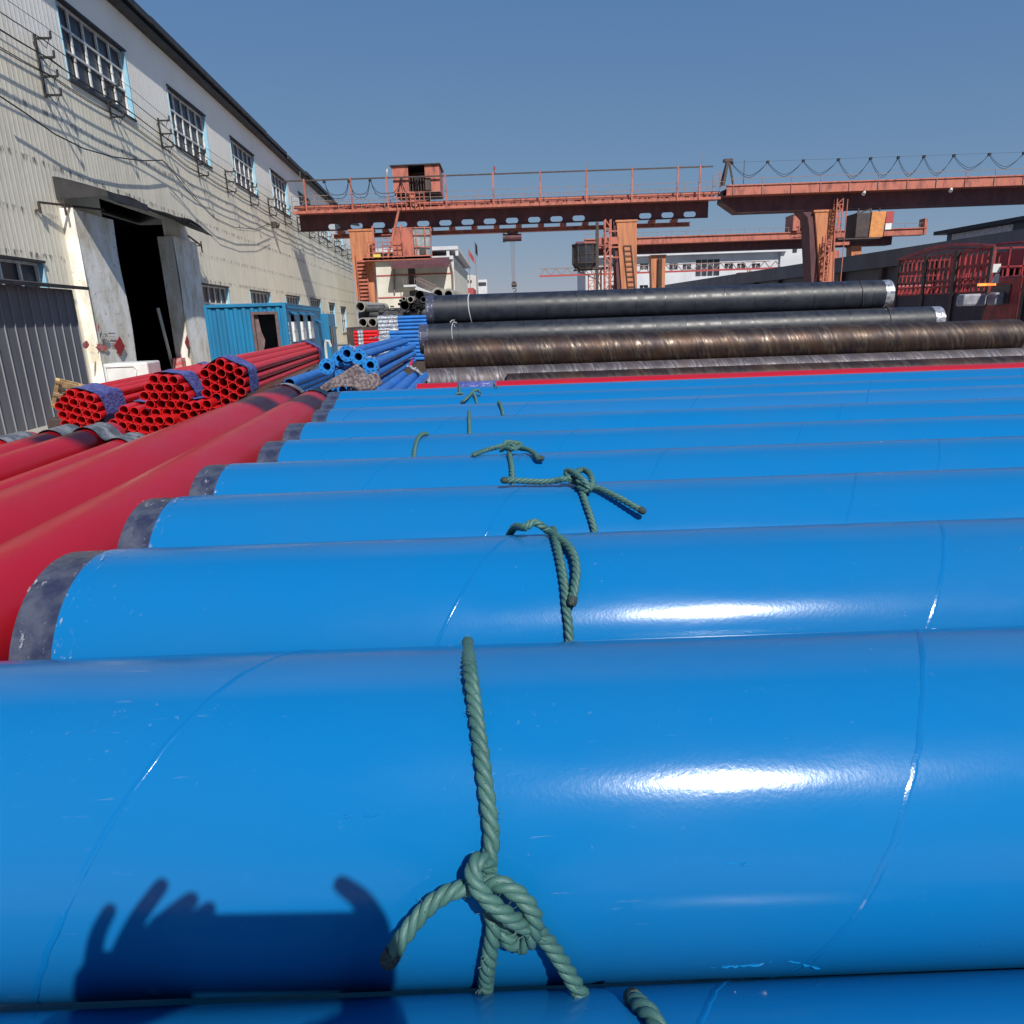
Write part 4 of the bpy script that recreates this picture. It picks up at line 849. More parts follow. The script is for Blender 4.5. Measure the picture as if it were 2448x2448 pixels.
# ---------------------------------------------------------------- red cage trucks under the eave
def truck(y0, L, x0, lab, arch=True, lamp=False):
    W = 2.4; t = thing('cage_truck', lab, 'truck', (x0, y0, 0), 'cage trucks parked in the shade')
    zb, zs, zt = 1.15, 2.35, 4.05
    mb = MB(t); mb.box(x0, x0+W, y0, y0+L, zb-.12, zb); mb.box(x0-.02, x0+.03, y0, y0+L, zb, zs); mb.box(x0+W-.03, x0+W, y0, y0+L, zb, zs); mb.box(x0+.03, x0+W-.03, y0, y0+.05, zb, zs); mb.build('side_boards', m_truckdk, t)
    mb = MB(t)
    n = int(L/.36)
    for side in (x0, x0+W):
        for i in range(n+1): y = y0+L*i/n; w_ = .055 if i % 5 else .09; mb.box(side-w_/2, side+w_/2, y-w_/2, y+w_/2, zs, zt)
        for z in (zs+.04, 2.7, 2.95, 3.45, zt-.04): mb.box(side-.035, side+.035, y0, y0+L, z-.03, z+.03)
    for z in (2.7, 3.3, zt-.05):
        mb.bar((x0, y0, z), (x0+W, y0, z), .06); mb.bar((x0, y0+L, z), (x0+W, y0+L, z), .06)
    for i in range(5): mb.bar((x0+W*i/4, y0, zs), (x0+W*i/4, y0, zt), .06)
    mb.build('cage', m_truckred, t)
    # red sheet band at the top of the cage and the arched top rail
    mb = MB(t)
    k = 14; half = L*.97
    for s_ in (x0-.05,):
        P = [(s_, y0+L*i/k, zt+.02+.32*math.sin(PI*i/k)) for i in range(k+1)]; mb.tube(P, .07, 6); mb.tube([(a, b, c-.16) for a, b, c in P], .035, 5)
        mb.tube([(a+W+.1, b, c) for a, b, c in P], .06, 6)
    mb.build('arched_rail', m_truckred, t)
    mb = MB(t); mb.box(x0+W-.06, x0+W-.045, y0+.1, y0+L*.45, 3.3, zt); mb.box(x0+W-.06, x0+W-.045, y0+L*.55, y0+L-.1, 3.3, zt); mb.build('mesh_panel', mat('truck_panel_red', (.45, .06, .06), rough=.6), t)
    mb = MB(t)
    for i in range(4): y = y0+L*(i+.02)/3.04; mb.box(x0-.1, x0-.02, y-.09, y+.09, zb-.3, zt+.05)
    mb.box(x0+.3, x0+W-.3, y0+.1, y0+L+1.6, .62, .86); mb.build('chassis', m_dark, t)
    for dy in (1.2, 2.4, L-.6):
        for xx in (x0+.05, x0+W-.35):
            wq = MB(t); wq.cyl((xx, y0+dy, .5), (xx+.3, y0+dy, .5), .5, 24); q = wq.build('wheel', m_black2, t, smooth=True, bevel=.03)
            h = MB(t); h.cyl((xx-.012, y0+dy, .5), (xx+.06, y0+dy, .5), .24, 16); h.build('rim', m_rail, q)
    mb = MB(t); mb.hexa([(x0+.05, y0+L+.3, .6), (x0+W-.05, y0+L+.3, .6), (x0+W-.05, y0+L+2.4, .6), (x0+.05, y0+L+2.4, .6), (x0+.05, y0+L+.3, 2.9), (x0+W-.05, y0+L+.3, 2.9), (x0+W-.1, y0+L+2.0, 2.9), (x0+.1, y0+L+2.0, 2.9)])
    cb = mb.build('cab', m_truckred, t, bevel=.08); MB(t).box(x0+.02, x0+.045, y0+L+.8, y0+L+1.8, 1.9, 2.6).build('cab_window', m_glass, cb)
    for i in range(2):
        mb = MB(t); xx = x0+.25+i*(W-.75); mb.box(xx, xx+.3, y0-.06, y0-.01, zb-.05, zb+.12); mb.build('tail_light', m_redwall, t)
    return t
truck(29.2, 6.9, 19.4, 'dark red cage truck with arched top rail right of the black pipe ends')
truck(19.6, 6.9, 18.9, 'nearer dark cage truck at the right edge of the picture')
# load seen through the nearest truck: an orange bar with its own glow and pale sheets
p = at(2362, 681, 27.6); mb = MB(M=Matrix.Translation(p)); mb.box(-.34, .3, 0, .1, -.03, .06); tag(mb.build('glow_bar', m_glow), 'glowing orange bar between the two cage trucks', 'lamp')
for (px, py, w_, h_, lb) in ((2383, 641, .28, .30, 'small pale square plate above a cut one between trucks'), (2380, 666, .26, .34, 'pale triangular-cut plate below the square one')):
    p = at(px, py, 27.4); mb = MB(M=Matrix.Translation(p)); mb.prism([(-w_/2, 0, -h_/2), (w_/2, 0, -h_/2), (w_/2, 0, h_/2), (0 if h_ > .32 else -w_/2, 0, h_/2)], (0, .04, 0))
    tag(mb.build('plate', m_white), lb, 'plate')
p = at(2355, 708, 27.6); mb = MB(M=Matrix.Translation(p)); mb.box(-.8, .1, 0, .5, -.35, .1); mb.box(.4, 1.0, 0, .5, -.35, .12); tag(mb.build('grey_load', mat('grey_bags', (.30, .30, .34), (.2, .2, .24), 5, rough=.8), bevel=.08), 'pale grey sacks stacked below the glowing bar', 'sacks')
for i, (px0, px1, Yw) in enumerate(((2165, 2460, 24.0),)):
    a, b = at(px0, 800, Yw), at(px1, 800, Yw-1)
    mb = MB(M=I4); mb.box(11.5, 21.5, 16.2, 16.9, 0, 1.25); 
    tag(mb.build('shade_filler', m_truckdk, bevel=.05), 'long low dark trough standing behind the pipe stack', 'filler')  # dark box put in where deep shade lies below the trucks
# ---------------------------------------------------------------- pipes
def pipe_mesh(L, r, n, m1, m2, band=.1, wall=.012, seams=None, tilt=0):
    return L
def make_pipe(name, lab, x0, x1, y, z, r, body, end, group=None, band=.1, n=72, seam=None, seamw=.007, rotx=0., film=False, cat='pipe', az=0., end0=None):
    M = Matrix.Translation((x0, y, z)) @ Matrix.Rotation(az, 4, 'Z') @ Matrix.Rotation(rotx, 4, 'X'); L = x1-x0
    t = thing(name, lab, cat, M, group)
    mb = MB(M=I4); mb.hollow((band, 0, 0), (L-band, 0, 0), r, r-.014, n); mb.build('coated_body', body, t, smooth=True)
    for a in (0, L-band):
        mb = MB(M=I4); mb.hollow((a+(.0 if a == 0 else .0005), 0, 0), (a+band-(.0005 if a == 0 else 0), 0, 0), r-.003, r-.016, n); mb.build('bare_end', (end0 or end) if a == 0 else end, t, smooth=True)
    if seam:
        s0, pitch = seam; mb = MB(M=I4); k = 96; vs = []; fs = []; X_ = s0; q_ = random.Random(int(y*100))
        while X_ < L+1:
            run = 0
            for i in range(-k//2+4, k//2-3):
                th = 2*PI*i/k; xx = X_ + .89*th/(2*PI)
                if xx < band+.02 or xx > L-band-.02: run = 0; continue
                s_ = math.sin(th); c_ = math.cos(th); jw = seamw*q_.uniform(-.25, .25); hh = .0007+.0009*q_.random()
                vs += [(xx-seamw+jw, s_*(r+.0003), c_*(r+.0003)), (xx-seamw*.2+jw, s_*(r+hh), c_*(r+hh)), (xx+seamw*.35+jw, s_*(r+hh*.9), c_*(r+hh*.9)), (xx+seamw*.5+jw, s_*(r+.0002), c_*(r+.0002))]
                if run:
                    n0 = len(vs)-8
                    for j in range(3): fs.append((n0+j, n0+j+1, n0+j+5, n0+j+4))
                run = 1
            X_ += pitch
        mb.add(vs, fs); mb.build('film_seam', m_blueseam, t, smooth=True)
    return t
D = .57; R_ = .276; ZA = 1.244
dl = [1.045, 1.87, 3.02, 4.04, 5.04, 6.04, 7.13, 8.24, 9.25, 10.33]
xe = [-1.30, -1.30, -1.17, -1.24, -1.27, -1.20, -1.27, -1.28, -1.37, -1.48]
PY = [d*D for d in dl]; PZ = [.926]+[ZA]*9
ordn = ['nearest blue pipe at the bottom edge with dark rope ends', 'blue pipe carrying the big green knot and the hand shadow', 'blue pipe behind the knotted one, with crinkled film at its end', 'blue pipe with the second green knot on its crest',
        'blue pipe fourth from the knotted one with a green rope bow on its crest', 'blue pipe just beyond the rope bow with a short curved rope', 'blue pipe with one short upright rope strand', 'dustier greenish blue pipe in the far half of the row', 'second farthest blue pipe of the row with a small knot', 'farthest blue pipe of the row, in front of the thin red pipe']
ordn[4] = 'blue pipe with the small green rope bow, just past the second knot'
sx = [.35, None, .6, .15, .8, .4, .95, .3, .7, .1]
for i in range(10):
    x0 = xe[i]; s0 = (-.447-x0)-1.13 if i == 1 else sx[i]-1.13
    if i == 2: s0 = (.06-x0)-1.17*2
    make_pipe('coated_pipe', ordn[i], x0, x0+(12 if i else 2.7), PY[i], PZ[i], R_, m_bluefar if i == 7 else m_blue, m_steelend, 'large blue coated pipes in the top row', seam=(s0, 1.13), n=128 if i < 4 else 72, az=.008 if i == 0 else 0.)
# lower layers (cheap, shared)
low = None; k = 0
for lay, z in ((1, .762), (2, .28)):
    for i in range(9 if lay == 1 else 8):
        y = (PY[i+1]+PY[i])/2 + (.06 if (lay == 1 and i == 0) else 0) if lay == 1 else PY[i+1]
        if lay == 1 and i == 0: continue
        M = Matrix.Translation((-1.25-.03*((i*7) % 5), y, z))
        if low is None:
            low = thing('coated_pipe', 'blue pipe buried in the lower layers of the stack', 'pipe', M, 'blue pipes of the buried lower layers')
            mb = MB(M=I4); mb.hollow((.1, 0, 0), (11.9, 0, 0), R_, R_-.014, 40); mb.build('coated_body', m_blue, low, smooth=True)
            mb = MB(M=I4); mb.hollow((0, 0, 0), (.0995, 0, 0), R_-.003, R_-.016, 40); mb.build('bare_end', m_steelend, low, smooth=True)
        else: copy_tree(low, M=M, label='blue pipe buried in the %s layer, %s from the camera' % (('middle', 'bottom')[lay-1], 'first second third fourth fifth sixth seventh eighth ninth'.split()[i]))
low['label'] = 'blue pipe buried in the middle layer under the big knot'
mb = MB()
for x in (-.95, .7): mb.box(x, x+.16, .34, .78, 0, .926-.277)
tag(mb.build('timber_block', m_wood, bevel=.01), 'timber blocks under the nearest blue pipe', 'timber')
# crumpled clear film on the left ends of two pipes
def film(i, x0, w_, seed, lab, th0=-75, th1=40, amp=.008):
    r = random.Random(seed); y, z = PY[i], PZ[i]; ph = [r.uniform(0, 6) for _ in range(6)]
    mb = MB()
    def f(a, b):
        th = math.radians(th0+(th1-th0)*b); q = .5+.5*math.sin(17*b+ph[0]+5*a)*math.sin(9*a+ph[1]+23*b)
        rr = R_+.003+amp*q*(1.0 if abs(math.degrees(th)-8) < 26 else .25); xx = x0+.004+w_*a+.01*math.sin(13*b+ph[2])*a
        return (xx, y+rr*math.sin(th), z+rr*math.cos(th))
    mb.grid(f, 10, 70)
    o = mb.build('plastic_film', m_film, None, smooth=True); tag(o, lab, 'plastic film', 'plastic film on the pipe ends'); return o
def film_mat():
    m, t, b = newmat('crinkled_clear_film'); g = NG(t); v = g.coord()
    b.inputs['Base Color'].default_value = (.55, .58, .65, 1); b.inputs['Roughness'].default_value = .08
    x, y, z = g.sep(v); nn = g.noise(g.comb(g.math('MULTIPLY', x, 2.2), y, z), 26., 5, .7)
    n2 = g.noise(v, 9., 3)
    al = g.math('MULTIPLY_ADD', g.math('MULTIPLY', g.ramp(nn, .58, .70), g.ramp(n2, .42, .60)), .75, 0.)
    g.L(al, b.inputs['Alpha']); g.bump(nn, 1., .01, b); return m
m_film = film_mat()
film(2, xe[2], .17, 1, 'crinkled clear film stuck over the left end of the big blue pipe behind the knot')
film(3, xe[3], .14, 2, 'clear film over the left end of the blue pipe carrying the second knot')
film(4, xe[4], .12, 3, 'clear film over the pipe end at the small rope bow pipe')
# red thin pipe lying behind the row
zr = at(1224, 909, 6.45).z
t = thing('red_pipe', 'thin bright red pipe lying along the far side of the blue row', 'pipe', (-.82, 6.45, zr-.11)); mb = MB(t)
mb.hollow((-.82, 6.45, zr-.11), (12, 6.45, zr-.11), .11, .10, 32); mb.build('body', m_redpipe, t, smooth=True)
mb = MB(t); mb.hollow((-.45, 6.45, zr-.11), (-.1, 6.45, zr-.11), .113, .109, 32); mb.build('blue_wrap', m_bfilm, t, smooth=True)
t2 = thing('red_pipe', 'second thin red pipe lying low beneath the far red one', 'pipe', (-.6, 6.5, .14)); mb = MB(t2); mb.box(-.3, .0, 6.3, 6.7, 0, zr-.225); mb.box(5, 5.3, 6.3, 6.7, 0, zr-.225); mb.box(10, 10.3, 6.3, 6.7, 0, zr-.225)
mb.build('timber_block', m_wood, t2); t2['label'] = 'timber blocks under the thin red pipe'; t2['category'] = 'timber'; t2.name = 'timber_support'
# dark stack beyond
def z_at(px, py, Y): return at(px, py, Y).z
def bigpipe(lab, pxl, pyl_top, pxr, Y, r, body, end, band, seamk=None, rotx=0.):
    zt_ = at(1224, 0, Y)
    xl_ = at(pxl, pyl_top, Y).x; xr2 = at(pxr, pyl_top, Y).x; z = at(pxl, pyl_top, Y).z - r
    return make_pipe('steel_pipe', lab, xl_, xr2-.12, Y, z, r, body, end, 'large steel pipes stacked beyond the blue row', band=band, rotx=rotx, end0=m_leftwrap if body is m_black else None), xl_, xr2, z
r5 = .285
blk1, xa1, xb1, zb1 = bigpipe('topmost black coated pipe with silver wrapped ends', 1019, 707, 2135, 14.35, r5+.01, m_black, m_silver, .16)
blk2, xa2, xb2, zb2 = bigpipe('second black coated pipe, lying below the topmost one', 1003, 775, 2254, 13.95, r5, m_black, m_silver, .18)
rst, xa3, xb3, zb3 = bigpipe('rusty brown spiral streaked steel pipe under the black pipes', 1016, 812, 2440, 13.5, r5+.02, m_rust, m_rust, .05)
slv, xa4, xb4, zb4 = bigpipe('bright grey spiral steel pipe low in the stack under the rusty one', 1020, 881, 2448, 13.15, r5, m_rust2, m_rust2, .05, rotx=.8)
xs_ = at(1211, 885, 12.75).x
make_pipe('steel_pipe', 'dark plum steel pipe in front of the bright spiral one, lowest visible', xs_, xs_+11.5, 12.75, z_at(1211, 893, 12.75)-.28, .28, m_rust, m_rust, group='large steel pipes stacked beyond the blue row', band=.05)
sup = thing('timber_rack', 'timber bearers carrying the far steel pipe stack', 'timber', (0, 14, 0))
for x in (-.6, 4.5, 7.2):
    mb = MB(sup); mb.box(x, x+.25, 12.4, 15.2, 0, zb4-r5-.003)
    mb.box(x, x+.25, 13.78, 14.3, zb4-r5+.0, zb2-r5-.003); mb.box(x, x+.25, 14.31, 15.1, zb4-r5+.0, zb1-r5-.013)
    mb.build('bearer', m_wood, sup)
# ring seams and cords on the black pipes
for (root, xa, xb, y, z, r, step, ph) in ((blk1, xa1, xb1, 14.35, zb1, r5+.01, .575, .3), (blk2, xa2, xb2, 13.95, zb2, r5, .62, .45)):
    mb = MB(root); x = xa+ph+.3
    while x < xb-.3: mb.hollow((x, y, z), (x+.012, y, z), r+.0015, r-.003, 48); x += step
    mb.build('tape_seam', m_blackseam, root, smooth=True)
def cord(px, Y, z, r, lab, knot=True):
    x = at(px, 740, Y).x; P = [(x+.03*math.sin(k*.2), Y+(r+.008)*math.sin(k*PI/24), z+(r+.008)*math.cos(k*PI/24)) for k in range(-26, 22)]
    mb = MB(); mb.tube(P, .010, 6)
    if knot:
        mb.tube([(x-.07, Y-.03, z+r+.01), (x-.03, Y, z+r+.05), (x+.02, Y, z+r+.05), (x, Y, z+r+.02), (x+.06, Y-.04, z+r+.0)], .012, 6)
        mb.tube([(x+.01, Y-r*.5, z+r*.9), (x+.06, Y-r*.8, z+r*.55)], .008, 5)
    tag(mb.build('tie_cord', m_cord, smooth=True), lab, 'cord', 'pale cords tied round the black pipes')
cord(1125, 14.35, zb1, r5+.01, 'pale cord looped round the left part of the topmost black pipe', False)
m_cord = m_dark
cord(2045, 14.35, zb1, r5+.01, 'dark loose cord near the right end of the topmost black pipe', False)
m_cord = mat('grey_cord', (.30, .31, .33), rough=.7)
cord(1083, 13.95, zb2, r5, 'pale cord knotted near the left end of the second black pipe')
m_cord = m_dark
cord(2118, 13.95, zb2, r5, 'thin cord near the right end of the second black pipe')
# ---------------------------------------------------------------- big red pipes on the left
def bigred(X0, lab, y0, y1, z, r, mt=None, grp='large red coated pipes beside the blue row'):
    a = Vector((X0-.0704*y0, y0, z)); b = Vector((X0-.0704*y1, y1, z)); d = b-a
    M = Matrix.Translation(a) @ d.to_track_quat('X', 'Z').to_matrix().to_4x4()
    t = thing('red_pipe', lab, 'pipe', M, grp); L = d.length
    mb = MB(M=I4); mb.hollow((0, 0, 0), (L-.0, 0, 0), r, r-.012, 96); mb.build('coated_body', mt or m_redpipe, t, smooth=True); return t, M, L
HZ = 2.077-.75-.285
tA, MA, LA = bigred(-2.25, 'large red pipe running back beside the hexagonal red bundles', .9, 9.3, HZ, .285)
tB, MB_, LB = bigred(-1.70, 'large red pipe next to the blue pipe ends', .9, 8.5, HZ+.035, .238)
for i, (X0_, z) in enumerate(((-2.24, .47), (-1.655, .47))): bigred(X0_-(.045 if i else 0), ('red pipe hidden under the outer large red pipe', 'red pipe hidden under the inner large red pipe')[i], .9, 9.8, HZ-(.571 if i == 0 else .50), .285, grp='red pipes buried under the large red ones')
# strap round both far ends
ms = MB(); L0 = Vector((ud.x, ud.y, 0)); rr_ = .285
def straploop(yy, w_, off, m, lab, r1=.285, xs=(-2.24, -1.655), z=HZ, amp=.012, n=60, seed=0):
    q = random.Random(seed); pts = []
    cA = Vector((xs[0]-.0704*yy, yy, z)); cB = Vector((xs[-1]-.0704*yy, yy, z)); R0 = r1+off
    for k in range(n+1):
        th = -PI*.5+PI*2*k/n
        c = cB if math.cos(th) > 0 else cA
        pts.append((c, math.cos(th), math.sin(th), q.uniform(-1, 1)))
    mb = MB()
    def f(a, b):
        c, x, zz_, e = pts[int(round(b*n))]; rr = R0+amp*(.5+.5*e)*(.4+.6*math.sin(a*PI*3+e))
        return c + nd*(x*rr) + Vector((0, 0, zz_*rr)) + ud*(a*w_)
    mb.grid(f, 8, n); o = mb.build('strap_wrap', m, None, smooth=True); tag(o, lab, 'wrap'); return o
straploop(9.02, .24, .006, m_gstrap, 'grey woven wrap round the far end of the outer large red pipe', xs=(-2.24,))
straploop(8.22, .24, .006, m_gstrap, 'grey woven wrap round the far end of the inner large red pipe', xs=(-1.70,), seed=3, r1=.238, z=HZ+.035)
# smaller red pipes at the left edge
zq = .83
for k, (X0_, z, yl, lab) in enumerate(((-3.42, .86, 7.4, 'smaller red pipe nearest the large ones, shadowed in patches'), (-3.74, .97, 7.5, 'smaller red pipe on top of the left edge pile'), (-4.10, .96, 7.35, 'shaded red pipe second in the left edge pile'), (-4.62, .90, 7.5, 'outermost red pipe at the left edge with its own wrap'), (-5.0, .86, 7.4, 'red pipe at the far outer side of the left edge pile'))):
    bigred(X0_, lab, 2.2, yl, z, .16, grp='smaller red pipes at the left edge')
OW = 'first second third fourth fifth sixth'.split()
for k in range(6): bigred(-3.32-.33*k, 'buried red pipe, %s outwards in the middle layer of the left edge pile' % OW[k], 2.2, 7.2, .52, .16, grp='buried red pipes of the left edge pile')
for k in range(6): bigred(-3.28-.33*k, 'red pipe on the ground, %s outwards under the left edge pile' % OW[k], 2.2, 7.1, .161, .16, grp='ground level red pipes of the left edge pile')
mb = MB(); mb.box(-5.5, -3.45, 3.5, 3.7, .322, .36); mb.box(-5.7, -3.65, 6.6, 6.8, .322, .36); tag(mb.build('timber_batten', m_wood), 'timber battens between the red pipe layers', 'timber')
def looseband(X0s, yy, w_, r1, zs_, m, lab, seed):
    q = random.Random(seed); mb = MB(); P = []
    for X0_, z in zip(X0s, zs_): P.append((X0_-.0704*yy, z))
    # drape over the tops
    pts = []; n = 50
    xa_, xb_ = P[-1][0]-r1-.02, P[0][0]+r1+.02
    for k in range(n+1):
        x = xa_+(xb_-xa_)*k/n; zt_ = max([z+math.sqrt(max(0, (r1+.012)**2-(x-c)**2)) if abs(x-c) < r1+.012 else z-.05 for c, z in P]); pts.append((x, zt_+.006))
    pts = [(pts[0][0], pts[0][1]-.15)]+pts+[(pts[-1][0]+.01, pts[-1][1]-.2), (pts[-1][0]+.01, pts[-1][1]-.3)]
    for _ in range(3): pts = [pts[0]]+[(pts[i][0], max(pts[i][1], (pts[i-1][1]+pts[i+1][1])/2)) for i in range(1, len(pts)-1)]+[pts[-1]]
    mb.grid(lambda a, b: (pts[int(round(b*(len(pts)-1)))][0]-.07*a*w_, yy+a*w_+.02*math.sin(5*b), pts[int(round(b*(len(pts)-1)))][1]+.008*math.sin(a*22+3*b)+.0), 14, len(pts)-1)
    tag(mb.build('woven_wrap', m, None, smooth=True), lab, 'wrap')
looseband((-3.42, -3.74, -4.10), 6.95, .42, .16, (.86, .97, .96), m_gstrap, 'dark grey woven wrap over the far ends of the small red pipes', 3)
looseband((-4.62, -5.0), 6.95, .5, .16, (.90, .86), m_gstrap, 'dark grey wrap on the outermost red pipe at the left edge', 4)
# ---------------------------------------------------------------- hexagonal red bundles
bd = (at(745, 868, 17.2) - at(533, 915, 9.6)); bd.z = 0; bd.normalize()
bd = Vector((-.075, 1, 0)).normalized() if False else bd
def hexc(p, pointy, rows=2):
    out = []
    for q in range(-rows, rows+1):
        for r in range(-rows, rows+1):
            if abs(q+r) <= rows: out.append((p*(q+r/2), p*r*.8660254))
    return out if not pointy else [(y, x) for x, y in out]
def hull(pts):
    pts = sorted(set(pts)); L = []; U = []
    cr3 = lambda o, a, b: (a[0]-o[0])*(b[1]-o[1])-(a[1]-o[1])*(b[0]-o[0])
    for p in pts:
        while len(L) > 1 and cr3(L[-2], L[-1], p) <= 0: L.pop()
        L.append(p)
    for p in reversed(pts):
        while len(U) > 1 and cr3(U[-2], U[-1], p) <= 0: U.pop()
        U.append(p)
    return L[:-1]+U[:-1]
def bundle(lab, c, d, L, od, pointy, rot=0., wraps=((.12, .45),), wmat=None, n=20, rows=2, pm=None, grp='hexagonal red pipe bundles', sub=None, name='pipe_bundle'):
    M = Matrix.Translation(c) @ Vector(d).to_track_quat('Y', 'Z').to_matrix().to_4x4() @ Matrix.Rotation(rot, 4, 'Y')
    t = thing(name, lab, 'pipe bundle', M, grp); cs = hexc(od*1.02, pointy, rows) if sub is None else sub; ro = od/2; r = random.Random(hash(lab) % 1000 if False else int(c[0]*-100))
    first = None
    for (x, z) in cs:
        dy = r.uniform(-.035, .03)
        if first is None:
            mb = MB(M=I4); mb.hollow((0, 0, 0), (0, L, 0), ro, ro-.008, n); first = mb.build('pipe', pm or m_redb, t, smooth=True); first.location = (x, dy, z)
        else: o = first.copy(); col.objects.link(o); o.location = (x, dy, z)
    for wi, (y0, w_) in enumerate(wraps):
        pts = [(x+(ro+.010)*math.cos(k*PI/6), z+(ro+.010)*math.sin(k*PI/6)) for x, z in cs for k in range(12)]
        H_ = hull([(round(a, 5), round(b, 5)) for a, b in pts]); P = []
        for i in range(len(H_)):
            a, b = H_[i], H_[(i+1) % len(H_)]; dd = math.dist(a, b); m = max(1, int(dd/.03))
            for k in range(m): P.append((a[0]+(b[0]-a[0])*k/m, a[1]+(b[1]-a[1])*k/m))
        P.append(P[0]); n_ = len(P)-1; ph = [r.uniform(0, 6) for _ in range(4)]
        mb = MB(M=I4)
        def f(a, b):
            x, z = P[int(round(b*n_))]; rr = math.hypot(x, z); e = .004+.010*abs(math.sin(a*9+ph[0]+1.2*math.sin(b*2*PI*2)))+.006*math.sin(b*2*PI*5+ph[1]+a*4); s_ = 1+e/rr
            return (x*s_, y0+w_*a+.03*math.sin(b*2*PI*2+ph[2]), z*s_)
        mb.grid(f, 14, n_); mb.build('wrap', wmat or m_bfilm, t, smooth=True)
    return t
B3 = at(533, 915, 9.6); B2 = at(394, 948, 9.4); B1 = at(187, 983, 10.0)
bundle('red hexagonal pipe bundle in front of the blue container, ends beside the large red pipe', B3, bd, 7.4, .127, True, wraps=((.14, .50), (6.9, .4)))
bundle('middle red hexagonal pipe bundle with a blue-violet wrap, three pipes across its top', B2, bd, 6.5, .124, False, rot=.08, wraps=((.20, .50), (5.8, .5)))
bundle('red hexagonal pipe bundle nearest the grey shed and pallet', B1, bd, 6.5, .124, True, rot=-.2, wraps=((.10, .75), (5.8, .5)))
B4 = at(318, 1022, 9.5); B5 = at(150, 1072, 9.9); B6 = at(480, 1010, 9.3); B7 = at(385, 1046, 9.2)
bundle('lower red bundle wedged between the nearest and middle ones', Vector((B4.x, B4.y, B4.z)), bd, 6.5, .124, False, rot=.25, wraps=((.35, .4),))
bundle('lower red bundle at ground side of the grey shed, under the nearest one', Vector((B5.x, B5.y, B5.z)), bd, 6.5, .124, False, wraps=((.3, .4),))
bundle('lower red bundle squeezed between the middle and container-side ones', Vector((B6.x, B6.y, B6.z)), bd, 6.5, .124, False, rot=-.1, wraps=((.3, .4),))
bundle('lowest red bundle showing one row of open ends under the middle bundle', B7, bd, 6.5, .124, False, rot=.05, wraps=((.4, .4),))
mb = MB()
for k, y in enumerate((10.4, 13.2)): mb.box(-6.8, -3.5, y, y+.2, 0, min(B4.z, B5.z, B6.z, B7.z)-.34)
tag(mb.build('timber_batten', m_wood), 'timber bearers beneath the hexagonal red bundles', 'timber')
# row of small pipes peeping under the middle bundle
# ---------------------------------------------------------------- flanged blue pipes
fz = lambda x, y, Y=10.6: at(740+x/6.44, 780+y/6.44, Y)
FY = 10.6; face = [(575, 420), (440, 510), (265, 620), (750, 470), (935, 600), (950, 770), (945, 960), (310, 1030), (480, 1000), (600, 700), (450, 800), (700, 850), (860, 740)]
fc = fz(620, 700); fl = thing('flanged_pipe_bundle', 'bundle of bright blue flanged pipes wrapped in clear plastic', 'pipe bundle', (fc.x, FY, 0))
dF = Vector((-.035, 1, 0)).normalized()
rod, rfl = .066, .118
for i, (x, y) in enumerate(face):
    p = fz(x, y); off = .15 if i in (1, 8, 12, 9, 10) else 0; p = p + dF*off; L = 7.0
    mb = MB(fl); mb.hollow(p+dF*.05, p+dF*L, rod, rod-.008, 20); pi_ = mb.build('pipe', m_bluep, fl, smooth=True)
    mb = MB(fl); n = 32; mb.hollow(p, p+dF*.03, rfl, rod-.01, n); o = mb.build('flange', m_flange, pi_, smooth=True, bevel=.002)
    mb = MB(fl); x_, y_, d_ = basis(dF)
    for k in range(8): c = p+(x_*math.cos(k*PI/4+.3)+y_*math.sin(k*PI/4+.3))*.094; mb.cyl(c-dF*.002, c+dF*.001, .010, 10)
    mb.build('bolt_hole', m_bore, pi_)
    mb = MB(fl); mb.cyl(p+dF*.3, p+dF*.31, rod-.009, 16); mb.build('bore_shadow_plug', m_bore, pi_)
# second lower group
lows = [(1180, 940, 9.4), (1000, 1010, 9.4), (1400, 960, 9.6), (1560, 980, 9.9)]
fl2 = thing('flanged_pipe_bundle', 'small lower group of blue pipes in clear plastic, right of the flanged bundle', 'pipe bundle', (fz(1400, 960).x, 10, 0))
for (x, y, Y_) in ((1210, 935, 10.4), (1430, 935, 10.6), (1625, 940, 10.9), (1330, 1010, 10.3), (1550, 1020, 10.4)):
    p = at(740+x/6.44, 780+y/6.44, Y_); mb = MB(fl2); mb.hollow(p-dF*1.2, p+dF*2.1, .075, .066, 20); mb.build('pipe', m_bluep, fl2, smooth=True)
def plasticband(pts, dirv, w_, lab, seed, th=.02):
    """crumpled clear band following a polyline of world points"""
    q = random.Random(seed); P = catmull(pts, .03); n = len(P)-1; ph = [q.uniform(0, 6) for _ in range(5)]
    mb = MB()
    def f(a, b):
        p = P[int(round(b*n))]; return p + dirv*(w_*(a-.5)) + Vector((0, -.02, .02))*(math.sin(a*7+ph[0]+3*math.sin(b*31+ph[1])))+Vector((.012*math.sin(b*67+ph[2]), 0, .012*math.sin(b*53+a*3+ph[3])))
    mb.grid(f, 7, n); o = mb.build('plastic_band', m_wrapclr, None, smooth=True); tag(o, lab, 'plastic wrap', 'plastic bands on the flanged bundle'); return o
def catmull(P, step):
    P = [Vector(p) for p in P]; out = []
    Q = [P[0]*2-P[1]]+P+[P[-1]*2-P[-2]]
    for i in range(1, len(Q)-2):
        a, b, c, d = Q[i-1:i+3]; n = max(2, int((c-b).length/step))
        for k in range(n):
            t = k/n; out.append(.5*((2*b)+(c-a)*t+(2*a-5*b+4*c-d)*t*t+(3*b-a-3*c+d)*t**3))
    out.append(P[-1]); return out
fy = lambda L: [fz(x, y, Y) for x, y, Y in L]
